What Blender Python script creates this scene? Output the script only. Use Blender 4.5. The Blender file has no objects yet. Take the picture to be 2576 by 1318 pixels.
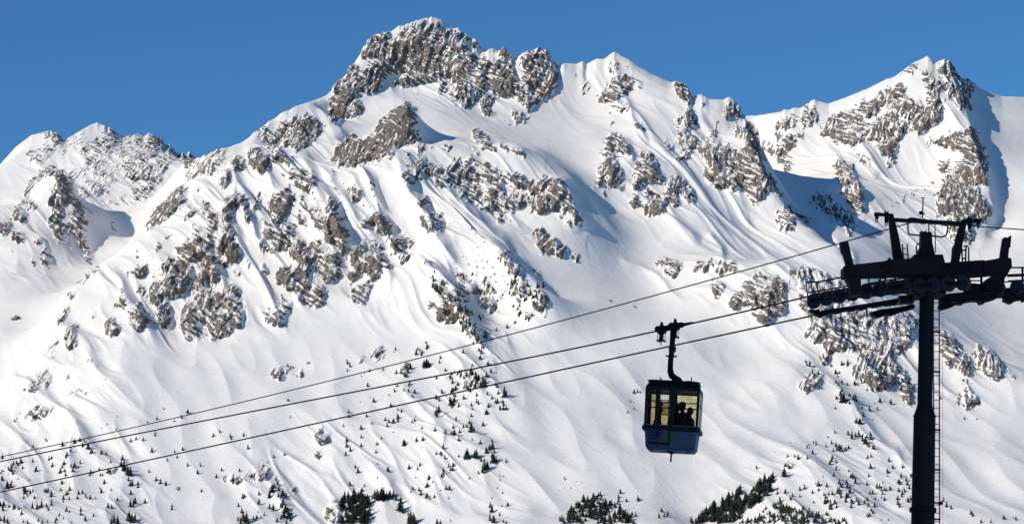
import bpy, bmesh, math, random, time
import numpy as np
from mathutils import Vector, Matrix
T0 = time.time()
random.seed(7)
C = bpy.context.scene.collection

# ------------------------------------------------------------------ camera
PITCH = math.radians(8.0)
K = 0.36 / 2576.0                       # tangent units per picture unit (picture 2576 x 1318 units, 100 mm lens)
SP, CP = math.sin(PITCH), math.cos(PITCH)
camd = bpy.data.cameras.new('camera'); cam = bpy.data.objects.new('camera', camd); C.objects.link(cam)
camd.sensor_width = 36.0; camd.lens = 100.0; camd.clip_start = 0.5; camd.clip_end = 30000.0
cam.location = (0, 0, 0); cam.rotation_euler = (math.pi/2 + PITCH, 0, 0)
bpy.context.scene.camera = cam

def st(px, py):
    """viewing direction -> (X/Y, Z/Y)"""
    xc = (px - 1288.0)*K; yc = (659.0 - py)*K
    den = CP - SP*yc
    return xc/den, (SP + CP*yc)/den
def at(px, py, Y):
    s, t = st(px, py)
    return Vector((s*Y, Y, t*Y))
def pix(s, t):
    yc = (t*CP - SP)/(CP + t*SP)
    xc = s*(CP - SP*yc)
    return 1288.0 + xc/K, 659.0 - yc/K

# ------------------------------------------------------------------ noise
_rs = np.random.RandomState(11)
_perm = _rs.permutation(1024).astype(np.int32)
_perm = np.concatenate([_perm, _perm, _perm[:4]])
_ang = _rs.rand(1024).astype(np.float32)*2*np.pi
_gx, _gy = np.cos(_ang), np.sin(_ang)
def perlin(x, y, seed=0):
    x = np.asarray(x, np.float32) + seed*37.7; y = np.asarray(y, np.float32) + seed*91.3
    xf = np.floor(x); yf = np.floor(y)
    xi = xf.astype(np.int32) & 1023; yi = yf.astype(np.int32) & 1023
    x = x - xf; y = y - yf
    u = x*x*x*(x*(x*6-15)+10); v = y*y*y*(y*(y*6-15)+10)
    def g(ix, iy, dx, dy):
        h = _perm[_perm[ix & 1023] + (iy & 1023)]
        return _gx[h]*dx + _gy[h]*dy
    a = g(xi, yi, x, y); b = g(xi+1, yi, x-1, y)
    c = g(xi, yi+1, x, y-1); d = g(xi+1, yi+1, x-1, y-1)
    ab = a + u*(b-a); cd = c + u*(d-c)
    return (ab + v*(cd-ab))*1.5
def fbm(x, y, octv=4, gain=0.5, seed=0):
    r = 0; a = 1.0; f = 1.0; n = 0
    for i in range(octv):
        r = r + a*perlin(x*f, y*f, seed+i*3); n += a; a *= gain; f *= 2.03
    return r/n
def ridged(x, y, octv=3, gain=0.5, seed=0):
    r = 0; a = 1.0; f = 1.0; n = 0
    for i in range(octv):
        r = r + a*(1-np.abs(perlin(x*f, y*f, seed+i*3))*1.6); n += a; a *= gain; f *= 2.07
    return r/n
def smooth(e0, e1, x):
    t = np.clip((x-e0)/(e1-e0), 0, 1); return t*t*(3-2*t)
def blur(a, r):
    """three box passes, about a gaussian"""
    r = int(r)
    if r < 1: return a
    for ax in (0, 1):
        for _ in range(3):
            p = np.pad(a, [(r+1, r) if i == ax else (0, 0) for i in (0, 1)], mode='edge')
            cs = np.cumsum(p, axis=ax, dtype=np.float64)
            n = a.shape[ax]
            hi = np.take(cs, range(2*r+1, 2*r+1+n), axis=ax); lo = np.take(cs, range(0, n), axis=ax)
            a = ((hi-lo)/(2*r+1)).astype(np.float32)
    return a

# ------------------------------------------------------------------ tagging helpers
def tag(o, label=None, cat=None, group=None, kind=None):
    if label: o['label'] = label
    if cat: o['category'] = cat
    if group: o['group'] = group
    if kind: o['kind'] = kind
    return o
def empty(name, loc, label, cat, group=None, rot=(0, 0, 0)):
    o = bpy.data.objects.new(name, None); C.objects.link(o)
    o.empty_display_size = 0.3; o.location = loc; o.rotation_euler = rot
    return tag(o, label, cat, group)
# ------------------------------------------------------------------ mountain survey: crests, feet and valleys, (picture x, picture y, distance in m)
LINES = '''
-250 440 4300 0 415 4200 40 370 4230 80 340 4250 115 332 4250 150 344 4250 168 353 4270 200 332 4300 225 316 4340 245 308 4350 275 325 4340 310 348 4330 330 345 4320 345 341 4310 362 345 4305 382 340 4300 410 358 4270 418 372 4265 428 366 4260 440 381 4250 455 394 4240 462 383 4230 470 398 4220 478 386 4210 492 401 4200
482 400 4200 500 420 3900 520 400 3600 555 379 3270
555 379 3260 610 358 3300 650 330 3350 685 303 3390 745 268 3440 800 250 3490 835 235 3520 870 190 3560 890 163 3580 925 110 3610 950 90 3620 1000 72 3640 1050 57 3650 1090 48 3650 1112 58 3650 1130 76 3645 1152 73 3645 1175 95 3640 1185 102 3640 1198 98 3640 1208 118 3640 1222 128 3635 1240 122 3630 1252 134 3625 1268 124 3620 1280 132 3620 1291 150 3620 1322 134 3620 1350 124 3620 1378 134 3625 1390 152 3630 1402 168 3640 1420 160 3650 1450 162 3650 1466 154 3650 1474 163 3650 1500 149 3645 1520 150 3645 1545 131 3640 1580 150 3635 1610 170 3630 1640 187 3625 1680 205 3620 1715 214 3605 1732 226 3600 1742 243 3590 1765 238 3580 1785 250 3570 1825 252 3560 1845 250 3555 1858 268 3548 1870 291 3540
1880 295 4050 1925 288 4050 1985 278 4050 2025 271 4040 2048 254 4030 2062 256 4025 2085 261 4020 2130 245 4010 2180 225 4000 2220 205 3980 2260 190 3970 2290 165 3960 2318 150 3955 2333 141 3950 2344 151 3950 2352 160 3950 2372 157 3950 2390 163 3955 2402 180 3958 2414 197 3960 2440 208 3980 2480 230 4020 2520 243 4050 2576 245 4100 2830 230 4150
250 540 3800 320 560 3750 400 500 3800 470 450 3900
0 520 3900 60 500 3850 100 480 3850
400 545 3600 440 520 3650 480 457 3690 508 428 3640
40 570 3480 60 520 3480 80 480 3480 110 445 3480 140 428 3480 172 455 3470 190 500 3450 212 555 3430 225 640 3380
205 525 3470 235 533 3475 265 556 3480 300 577 3480 345 592 3470
240 605 3410 290 622 3390
245 665 3330
0 580 3360 100 600 3330
0 700 3200 100 700 3200 150 730 3180
0 790 3110 60 800 3090 110 815 3050
0 835 3050 60 840 3040
0 900 2980
0 1000 2880
0 1100 2760
555 379 3260 520 420 3230 470 480 3190 420 530 3160 370 580 3130 300 640 3090 230 690 3050 180 740 3020 150 800 2980 130 850 2940 90 930 2880 60 1000 2830
540 440 3420 500 480 3400 430 560 3370 350 610 3330 280 650 3280 200 710 3200
555 379 3260 600 385 3240 650 375 3230 700 370 3220 740 375 3220 790 400 3210 850 412 3200 900 418 3200 950 408 3200 1000 385 3200 1030 400 3185
700 345 3330 800 335 3350 850 350 3330 880 320 3380
840 300 3450 900 240 3500 950 222 3530 1000 215 3550 1060 205 3560 1120 215 3550 1180 270 3480
1260 240 3540 1300 258 3520 1380 232 3560
1000 250 3490 1100 280 3440 1150 330 3370 1200 360 3310
860 395 3290 890 352 3290 940 332 3290 985 300 3290 1005 275 3290 1022 266 3290 1045 300 3285 1055 345 3280
880 370 3350 950 345 3350 1020 322 3350 1062 335 3345 1100 345 3345
850 408 3250 900 414 3250 950 404 3250 1000 383 3250 1045 365 3255
1050 390 3230 1120 375 3240 1200 385 3240 1250 372 3250 1300 370 3240 1340 400 3220 1390 440 3190 1440 490 3150 1468 550 3110
1350 372 3330 1420 425 3265 1480 490 3195 1530 560 3140
1110 440 3180 1170 510 3120 1230 560 3090 1320 580 3070 1400 575 3075 1455 585 3080
1000 385 3200 1050 430 3150 1100 480 3110 1150 530 3060 1200 580 3010 1260 630 2970 1300 680 2930 1350 740 2880 1380 770 2860
1090 435 3185 1150 490 3130 1200 545 3080 1260 600 3035 1330 665 2985 1400 745 2925
740 375 3220 800 450 3140 850 540 3070 885 610 3020
1070 650 2960 1110 700 2920 1150 750 2880 1190 810 2840 1220 860 2810 1250 930 2760 1270 980 2720
1150 690 2970 1230 780 2900 1290 870 2820 1330 960 2750
500 600 3040
650 550 3080
700 700 2980
560 700 2990
400 700 3000
900 700 2980
1000 600 3040
350 830 2900 470 862 2880 560 855 2880 700 820 2890 780 765 2930 900 765 2920 1000 785 2890
300 950 2800 500 950 2800 700 925 2815 900 885 2830 1050 855 2840
200 1080 2700 400 1050 2720 600 1020 2740 800 1000 2740 1000 985 2740 1150 985 2730
100 1200 2610 300 1200 2610 500 1180 2620 700 1160 2620 900 1140 2620 1100 1120 2610 1250 1130 2590
-250 1318 2480 0 1318 2490 200 1318 2480 400 1318 2500 600 1318 2490 850 1318 2500 1000 1318 2490 1150 1318 2480 1300 1318 2440 1500 1318 2460 1650 1318 2430 1800 1318 2470 2000 1318 2450 2200 1318 2440 2400 1318 2440 2576 1318 2430 2830 1318 2450
-250 1500 2330 0 1500 2330 400 1500 2330 800 1500 2330 1200 1500 2320 1600 1500 2300 2000 1500 2300 2400 1500 2300 2830 1500 2300
-250 1750 2080 0 1750 2080 400 1750 2080 800 1750 2080 1200 1750 2080 1600 1750 2080 2000 1750 2080 2400 1750 2080 2830 1750 2080
-250 600 3600 -250 800 3200 -250 1050 2800
1480 250 3560
1420 350 3420
1500 300 3500
1600 280 3500
1450 420 3330
1550 420 3320
1520 520 3230
1560 600 3130
1450 640 3040
1600 700 3040
1500 760 2930
1700 720 3000
1640 800 2910
1450 850 2840
1600 900 2800
1750 850 2860
1850 830 2880
1400 950 2760
1550 1000 2720
1700 1000 2740
1850 950 2790
1950 900 2830
1400 1100 2620
1550 1150 2580
1700 1120 2620
1800 1060 2680
1600 1220 2530
1870 290 3540 1900 350 3480 1915 400 3430 1935 450 3370 1985 520 3300 2050 580 3240 2100 620 3200 2140 680 3150
1700 350 3430
1800 350 3450
1750 450 3330
1850 450 3350
1700 550 3200
1800 550 3220
1900 560 3260
1850 640 3130
2000 650 3170
1920 420 3670 1970 480 3560 2050 560 3400 2120 620 3310 2180 690 3230
1935 520 3430 2000 585 3330 2080 645 3255
1950 330 3950
2050 330 3920
2150 300 3900
2100 400 3820
2050 450 3750
2200 400 3780
2200 500 3590
2150 470 3610
2333 142 3950 2370 200 3900 2400 270 3840 2430 330 3790 2450 400 3730 2480 470 3670 2480 530 3610 2440 620 3520 2400 700 3440
2465 270 3915 2490 360 3810 2512 440 3740 2515 520 3650 2495 600 3560
2560 330 3890
2570 450 3730
2560 560 3580
2550 680 3440
2450 750 3350
2560 800 3300
2500 850 3200
2830 400 3900
2830 700 3450
2830 900 3150
2300 450 3750
2300 600 3520
2250 640 3390
2350 700 3420
1760 640 3060 1850 665 3000 1950 665 2990 2040 680 2990 2110 710 2980 2200 760 2960 2300 820 2920 2370 880 2880 2420 890 2870 2470 890 2860 2530 930 2820 2600 980 2770
2020 705 3080 2150 745 3080 2300 870 3020 2450 940 2960
1900 780 2900
2050 800 2880
2150 850 2850
2250 900 2820
2050 930 2790
2200 980 2760
2350 960 2800
2450 1000 2760
2550 1050 2720
2080 940 2790 2130 1000 2730 2170 1060 2680 2210 1100 2650 2260 1150 2600 2320 1190 2570
2100 1090 2640 2000 1120 2610 1900 1170 2570 1820 1230 2530 1750 1300 2480
2280 1080 2680 2350 1130 2640 2450 1150 2620 2550 1180 2590
2400 1250 2530
2000 1230 2510
2150 1200 2540
2250 1250 2500
2830 1150 2650
'''
NSKY = (0, 2, 3)      # lines whose far side falls away out of sight

# rock outcrops: survey sheets (origin x, origin y, scale) then closed outlines, first digit = how bare the rock is
ROCKS = {
 (800, 420, 960/1917): '''6 390 190 500 110 620 60 700 50 780 60 830 100 790 170 720 240 690 290 640 280 600 260 480 250 400 260;8 640 110 740 60 790 130 740 200 690 220 660 200;5 260 190 300 140 420 95 420 110 330 170;7 590 430 640 430 690 480 660 500 720 590 690 590 640 530 580 490;7 690 450 760 500 800 560 770 560 720 520;8 1060 590 1085 580 1110 630 1080 650;8 275 290 360 280 400 340 410 420 380 470 330 400 280 340;6 430 310 490 280 540 330 560 390 500 390 450 350;8 870 760 930 790 950 880 910 970 870 900;7 1430 470 1470 470 1530 540 1480 540;6 870 420 900 430 910 500;5 1000 590 1015 560 1020 620;6 1190 540 1210 540 1210 590;6 880 660 960 700 940 770 900 740;5 700 700 760 740 820 820 860 900 830 900 760 800;5 640 600 720 720 780 800 740 780 660 690;6 1500 440 1540 400 1600 470 1560 500;7 1530 375 1600 400 1690 430 1730 560 1690 550 1640 460 1570 440;6 620 320 650 340 640 330;5 480 480 530 460 510 490;6 870 790 880 900 820 830;6 330 630 345 620 340 740 320 740;5 1580 1120 1600 1110 1600 1140;6 960 970 1000 1040 970 1060 950 1000''',
 (0, 420, 960/1917): '''8 380 150 440 155 490 195 470 220 420 235 395 215;4 290 160 380 140 400 190 330 190;4 185 300 260 285 360 255 400 280 420 300 350 340 300 390 245 380 230 340;5 600 270 680 230 760 190 850 150 940 185 900 230 830 280 720 300 650 310 600 295;3 520 190 640 150 600 250 520 270 460 320 440 310;4 620 360 760 300 830 300 840 360 760 400 700 380 640 400;5 960 200 1040 175 1070 200 1030 240 980 250;4 870 290 960 250 1100 220 1110 330 1000 330 890 340;8 1120 190 1170 180 1250 225 1260 260 1170 270 1140 330 1125 300;5 920 390 1000 340 1110 330 1120 400 1110 480 1060 530 980 520 940 450;7 1090 400 1130 400 1110 490 1070 520;6 1130 280 1200 280 1310 300 1350 340 1280 330 1200 300;4 1150 380 1250 330 1290 400 1200 500 1140 570 1140 480;6 1130 460 1150 560 1130 600 1050 640 990 610 1100 570;8 1330 320 1355 310 1360 360 1335 350;9 1400 340 1430 310 1465 365 1410 400 1385 395;3 560 560 700 520 780 540 860 490 880 540 800 600 700 640 590 650;5 690 570 760 530 780 600 740 610;3 740 690 850 640 960 630 1060 650 1010 690 900 680 800 700 750 720;3 480 430 540 430 600 440 580 500 520 520 490 460;3 580 420 760 400 900 400 930 480 800 500 640 480;
7 330 450 420 425 450 460 420 470 350 480 300 490 240 530 210 600 180 620 200 560 250 500;4 160 660 220 640 250 690 290 720 250 740 180 720;7 110 760 150 700 190 770 215 790 190 815 110 805;8 440 490 500 470 530 540 570 690 540 690 490 610 450 560;8 360 650 400 630 410 680 380 700;6 390 580 440 580 500 650 470 720 450 760 400 770 430 690 420 620;7 350 830 400 770 470 740 480 770 420 800 370 850;8 480 770 510 830 490 900 470 970 410 940 450 870 490 840;8 580 700 630 690 640 770 630 850 640 930 610 960 590 860 600 770;6 540 780 580 830 570 900 530 860;7 630 960 670 990 660 1040 690 1110 680 1150 650 1080;8 10 840 60 820 90 850 50 900 20 920;8 120 900 180 920 190 990 110 960;8 270 950 300 950 280 1010;7 310 1050 370 1040 400 1075 340 1140 320 1110;8 250 1090 285 1110 270 1135 250 1125;7 65 1025 90 1030 80 1045;8 850 850 880 850 875 880 855 875;5 270 790 290 790 280 810;4 270 840 300 850 280 870;5 350 1150 370 1170 360 1180;
8 1250 680 1290 620 1330 600 1350 600 1370 555 1390 620 1380 660 1320 710 1250 770 1180 830 1150 740;7 1100 860 1160 790 1170 810 1110 890;4 1390 480 1560 340 1660 280 1700 330 1660 420 1600 450 1500 480 1400 510;8 1760 340 1790 320 1800 380 1840 410 1780 440 1755 400;8 1680 450 1710 430 1730 520 1690 500;5 1640 520 1680 500 1680 550 1640 570;8 1870 290 1917 270 1917 400 1880 360;7 1470 570 1500 580 1480 600;7 1525 690 1560 680 1580 720 1540 740;6 1570 780 1640 760 1640 800 1600 870 1570 830;6 1410 740 1450 720 1470 750 1390 810;8 1740 690 1790 640 1850 660 1840 690 1790 680 1740 720;6 1840 690 1880 750 1885 840 1860 830 1850 760;8 1700 780 1740 740 1730 790 1700 830;6 1440 870 1470 840 1500 880 1490 910;5 1230 920 1290 910 1280 950 1240 950;8 1700 860 1740 850 1770 900 1720 915;9 1650 980 1690 930 1750 960 1780 1060 1760 1110 1710 1080 1660 1020;9 1410 990 1490 960 1490 1050 1440 1100 1410 1060;8 1330 1040 1390 980 1400 1020 1370 1060;5 1180 960 1210 970 1200 1050 1160 1040;8 1240 1150 1290 1090 1310 1150 1270 1210;8 1010 1190 1090 1140 1080 1200 1030 1240;6 1530 920 1560 910 1600 960 1570 970;7 1560 1130 1620 1070 1640 1110 1590 1190 1560 1260 1500 1260 1530 1180;5 1310 1200 1440 1180 1400 1290 1320 1290;7 1400 1210 1440 1180 1440 1250 1400 1270;8 1250 1270 1290 1260 1280 1310;3 1020 1030 1060 1060 1030 1090;3 540 1310 640 1230 770 1120 700 1220 600 1300''',
 (400, 700, 700/1538): '''8 240 720 330 640 310 700 250 750;8 480 660 540 570 555 650 510 720;9 680 480 765 440 750 580 700 570;8 580 520 650 460 670 520 620 550;6 600 600 690 620 610 690 560 690;7 550 720 650 670 715 690 700 760 620 870 560 900 510 930 490 870 510 770;8 490 790 540 760 540 830 500 880;8 700 830 770 790 810 700 810 620 830 680 800 790 750 850;8 840 680 890 590 920 560 920 640 870 710 840 740;9 940 480 970 410 1050 440 1080 570 1060 610 1000 570 950 550;8 985 350 1020 320 1060 370 1010 390;8 960 620 985 620 975 680;6 870 720 940 700 950 760 880 790;7 1000 840 1060 800 1100 880 1060 960 1100 980 1130 1040 1110 1150 1060 1140 1060 1060 1010 1010 1040 930;8 880 900 980 880 980 960 960 1030 1000 1080 1030 1190 980 1230 880 1240 860 1140 870 1000;7 860 1255 920 1255 910 1275 860 1275;6 720 920 800 850 880 870 870 950 850 1050 820 1140 750 1080 740 980;8 650 1040 700 950 730 1000 740 1070 640 1140 625 1090;8 640 1140 730 1090 780 1180 760 1240 700 1255 645 1220;8 430 1080 460 970 500 970 530 1060 530 1110 500 1170 450 1160;7 210 1100 250 950 290 1000 350 1070 330 1150 260 1190;8 360 890 400 780 430 800 460 850 440 930 390 960;5 260 840 300 830 320 860 280 900;6 0 1120 70 1090 110 1170 60 1220 10 1200;5 130 680 170 720 190 760;3 60 950 120 950 100 990;4 120 820 200 1000 180 1050 150 950;3 10 850 60 840 60 880;7 800 400 860 380 880 450 840 450;5 780 440 860 450 880 520 800 600 760 560;8 1050 700 1080 690 1080 720;5 1150 620 1190 610 1190 660;6 1260 660 1340 690 1300 730;8 1360 140 1420 50 1480 30 1538 70 1538 150 1490 190 1480 250 1440 300 1380 270 1350 190;5 1320 300 1440 310 1400 390 1330 450 1300 550 1270 480;6 1360 520 1410 400 1538 340 1538 420 1450 500 1400 530;8 1410 720 1480 690 1538 710 1538 830 1470 810;8 1340 1110 1400 1030 1450 1010 1480 960 1470 1060 1420 1130;5 1280 1050 1340 1020 1340 1080;5 1430 910 1500 950 1538 1010 1490 1000;6 1220 180 1250 70 1260 130 1250 200;5 1250 260 1300 250 1290 280;8 1000 130 1080 80 1130 100 1120 140 1060 140 1010 220 985 300 990 240''',
 (1000, 700, 700/1538): '''7 220 480 290 430 300 500 260 600 220 560;8 310 470 360 480 380 570 400 600 400 660 330 660 280 620 300 550;7 390 490 430 450 460 500 440 540 400 530;6 480 560 570 560 600 680 560 770 500 780 490 680;8 500 660 540 690 560 770 500 780;9 90 720 180 690 300 680 340 700 350 860 330 960 270 920 290 870 180 820 130 790;8 400 830 440 810 480 890 410 990 390 940;8 490 540 560 300 600 340 590 430 550 420 520 400;7 610 310 650 290 670 370 710 440 660 430 630 370;7 590 470 640 440 650 520 630 560;9 840 270 900 250 910 290 870 310;8 920 270 970 240 1020 310 990 370 930 330;6 930 350 970 400 940 390;7 780 320 830 280 840 350;7 760 500 820 490 830 540 790 600 740 620 690 650 720 550;8 750 640 800 620 880 570 960 580 970 650 930 720 880 740 760 710;5 840 490 960 470 980 540 900 540;7 680 720 740 680 740 740 700 790 680 770;8 990 660 1030 640 1020 700;8 700 880 740 840 800 810 840 860 780 960 730 930;8 840 780 880 810 850 820;8 1040 400 1090 400 1140 450 1130 520 1060 540 1050 470;7 1170 420 1220 490 1180 490;7 1110 590 1170 560 1170 610 1120 620;7 1290 130 1330 90 1340 130 1300 180;6 1360 220 1420 220 1460 300 1490 370 1400 380 1350 260;7 1290 270 1320 270 1360 350 1330 370;7 1340 970 1380 940 1380 980 1340 990;9 1420 1080 1440 990 1530 1010 1530 1110 1440 1110;6 1370 770 1420 850 1470 930 1500 970 1440 920;5 550 150 600 200 600 240;4 180 330 220 290 250 400 200 420;7 260 240 310 260 320 330 280 300;7 730 20 760 50 730 110;7 300 0 350 10 350 45;5 40 520 100 400 190 400 180 500 100 530;6 400 260 470 300 480 390 430 330;5 410 570 470 540 490 780 430 700;6 510 180 560 290 540 330 500 230''',
 (1200, 40, 960/1917): '''7 480 170 530 150 500 270 430 330 320 370 310 360 390 230;6 640 130 880 110 920 180 1000 130 1060 190 1110 240 1090 310 1130 320 1160 400 1100 470 1000 490 880 510 760 520 660 570 600 560 540 580 560 540 640 490 700 470 640 450 560 430 520 440 470 480 470 400 490 310 540 230 600 200;8 480 400 500 300 600 230 800 240 900 260 890 380 760 420 600 440 540 420;7 470 490 480 400 420 390 350 440 290 510 220 560 250 600 290 590 330 570 340 630 380 630 400 600 460 580;8 200 500 240 420 280 400 270 460 240 510;8 70 720 150 560 210 560 240 620 220 720 180 810 140 830 70 800;5 60 610 180 510 200 550 130 590;8 240 760 290 670 320 720 300 780 250 790;7 880 630 900 560 940 560 950 580 910 620;7 1010 500 1090 450 1140 560 1160 650 1110 720 1070 730 1060 680 1020 670 960 640 1040 620 1040 570;8 1120 340 1160 380 1150 500 1120 480;8 1170 520 1210 470 1230 580 1200 620 1165 600;8 1200 400 1250 350 1270 430 1240 500 1220 470;7 1130 240 1180 220 1200 270 1160 280;9 1290 540 1310 440 1360 390 1440 420 1460 560 1430 630 1360 640 1310 610;8 1330 340 1390 290 1420 350 1380 360;6 1280 460 1330 400 1300 500;7 1470 560 1520 530 1560 610 1610 690 1570 730 1490 670;7 1500 380 1600 310 1690 310 1730 380 1700 410 1640 480 1650 560 1600 590 1550 560 1530 450;8 1700 470 1740 400 1760 450 1760 540 1720 620 1690 580;7 1620 640 1660 590 1690 640 1660 700;8 1200 700 1240 640 1300 660 1300 710 1250 720 1310 800 1250 780;5 1420 750 1500 760 1560 780 1540 820 1490 860 1460 810;5 1390 830 1430 840 1400 860;9 510 790 600 740 660 710 690 740 710 820 660 830 720 930 730 960 680 1000 600 990 590 900 550 870;8 350 980 430 910 480 800 520 790 560 900 570 1010 520 1080 440 1100 400 1120 370 1050;9 160 1010 230 945 270 960 280 1090 270 1160 100 1140 130 1080;9 290 980 350 980 370 1080 310 1150 290 1090;5 110 1030 150 1010 130 1060;7 1130 900 1190 910 1280 970 1310 1030 1270 1040 1190 990;6 1340 990 1420 1020 1380 1050 1350 1030;8 1450 1020 1500 1040 1540 1100 1510 1080;7 740 1000 780 1000 760 1080 740 1050;6 825 1000 845 1000 840 1080;7 920 1050 990 1020 960 1060;7 1140 1040 1210 1070 1190 1085;8 720 610 735 605 735 625''',
 (1500, 500, 800/2109): '''8 170 290 210 280 330 320 400 350 430 420 440 540 410 530 390 440 330 380 230 370;8 420 360 560 310 640 360 720 380 730 440 700 480 590 480 500 470 460 420;6 520 270 640 240 740 270 750 320 660 270 560 280;5 500 480 600 490 650 560 680 650 600 610 540 530;5 660 520 760 500 800 590 740 700 700 650 670 590;8 850 290 900 380 960 470 1005 550 990 620 950 500 880 400;6 880 560 1000 560 1010 680 980 740 900 750 860 660;5 770 660 850 680 880 750 820 760;7 1090 440 1180 430 1260 450 1280 520 1180 540 1120 520;4 900 330 1080 400 1060 480 1000 520 950 440;7 1290 480 1380 500 1480 450 1520 520 1440 580 1340 590 1290 540;9 1350 540 1420 530 1430 600 1370 590;8 1490 500 1560 460 1620 530 1630 640 1640 700 1560 750 1520 730 1480 650 1500 580;7 1020 640 1100 630 1180 640 1180 700 1110 730 1050 690;8 1210 630 1270 600 1270 670 1240 750 1210 720;9 1310 740 1360 640 1440 620 1470 690 1440 760 1380 790;7 1640 620 1690 620 1690 690;7 1650 760 1720 740 1780 830 1810 920 1780 920 1740 830;9 1660 880 1700 870 1700 940 1670 920;7 1570 790 1610 800 1590 860;8 970 820 1010 810 1020 880 980 880;6 1080 850 1120 860 1100 880;6 860 830 890 840 890 870;5 1040 760 1160 760 1150 790;8 1310 990 1400 980 1490 1000 1550 1060 1560 1130 1640 1150 1640 1200 1540 1190 1440 1190 1380 1150 1370 1090 1390 1030;7 1240 990 1280 990 1250 1020;5 1690 1200 1760 1190 1770 1250 1720 1240;7 40 410 80 410 180 500 160 510 60 480;6 990 1180 1060 1180 1150 1270 1130 1318 1060 1318 1010 1240;5 60 200 120 260 100 340 60 270;6 740 330 800 450 780 500 740 440;4 800 300 850 330 900 540 830 480''',
 (2100, 180, 850/1807): '''6 320 390 440 270 540 220 580 270 560 330 480 370 430 430 340 440;5 390 510 480 430 550 470 530 520 430 510;4 380 140 460 120 470 190 410 200;4 160 320 250 230 230 300 190 400;3 60 320 140 190 100 280;5 530 150 610 150 600 180 550 180;6 390 600 440 580 400 630;8 595 630 630 600 660 640 700 660 640 650;5 610 260 650 270 640 350;8 900 320 980 300 1030 330 1050 390 1010 400 980 370 920 350;6 970 370 1040 410 1040 460 980 420;9 350 910 390 730 430 710 440 800 410 890 470 980 430 1040 390 1090 360 1000;8 410 720 460 700 520 740 580 850 530 850 470 800;8 310 1050 330 980 360 1060 340 1090;7 290 960 310 930 310 970;5 220 1110 290 1090 260 1130;7 330 1170 370 1160 340 1190;7 490 1000 500 1040 490 1140 470 1140 480 1050;8 650 850 730 840 760 940 740 1000 830 1030 760 1060 690 1050 680 930;6 600 940 680 950 690 1040 620 1000;8 600 1060 650 1030 660 1090 610 1140;7 680 1150 740 1140 740 1170 690 1190;8 565 1190 620 1190 620 1230 580 1270;9 690 1250 770 1190 820 1190 840 1270 800 1318 680 1318;6 790 1070 880 1060 940 1180 980 1240 900 1250 850 1200 860 1140;7 880 1030 960 1040 1000 1090 1070 1190 1070 1230 1010 1220 1010 1150 920 1090;6 840 720 900 780 860 820;6 910 560 1010 560 1040 620 1030 660 960 590;7 930 650 1010 650 1010 700 950 710;5 940 740 1040 720 1100 770 1020 860 950 800;8 920 860 1000 860 1000 890 930 880;7 1010 480 1070 520 1080 620 1030 600;7 1300 520 1350 460 1420 460 1450 530 1390 550 1310 550;5 1110 410 1160 410 1150 470;5 1200 650 1260 600 1250 720 1290 760 1230 800 1200 720;6 1150 760 1230 780 1260 850 1230 900 1170 830;6 1310 620 1370 640 1440 640 1530 610 1560 700 1480 700 1420 680;8 1490 770 1560 700 1580 800 1610 900 1560 900 1520 830;8 1260 800 1360 850 1430 900 1440 980 1350 1000 1290 940;8 1360 1060 1450 990 1450 1090 1390 1120;7 1440 1140 1540 1160 1500 1180;6 1340 790 1480 830 1550 950 1540 1080 1480 1100 1460 960 1420 870;7 1560 1060 1610 1040 1630 1150 1590 1200;7 1600 960 1660 1010 1700 1130 1650 1100;7 1150 1000 1180 950 1250 960 1250 1120 1220 1090;6 1260 1040 1320 1060 1340 1130 1280 1120;8 1050 700 1150 830 1250 930 1340 1060 1390 1120 1300 1040 1200 920 1090 780;5 1520 1210 1560 1220 1550 1270''',
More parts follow.
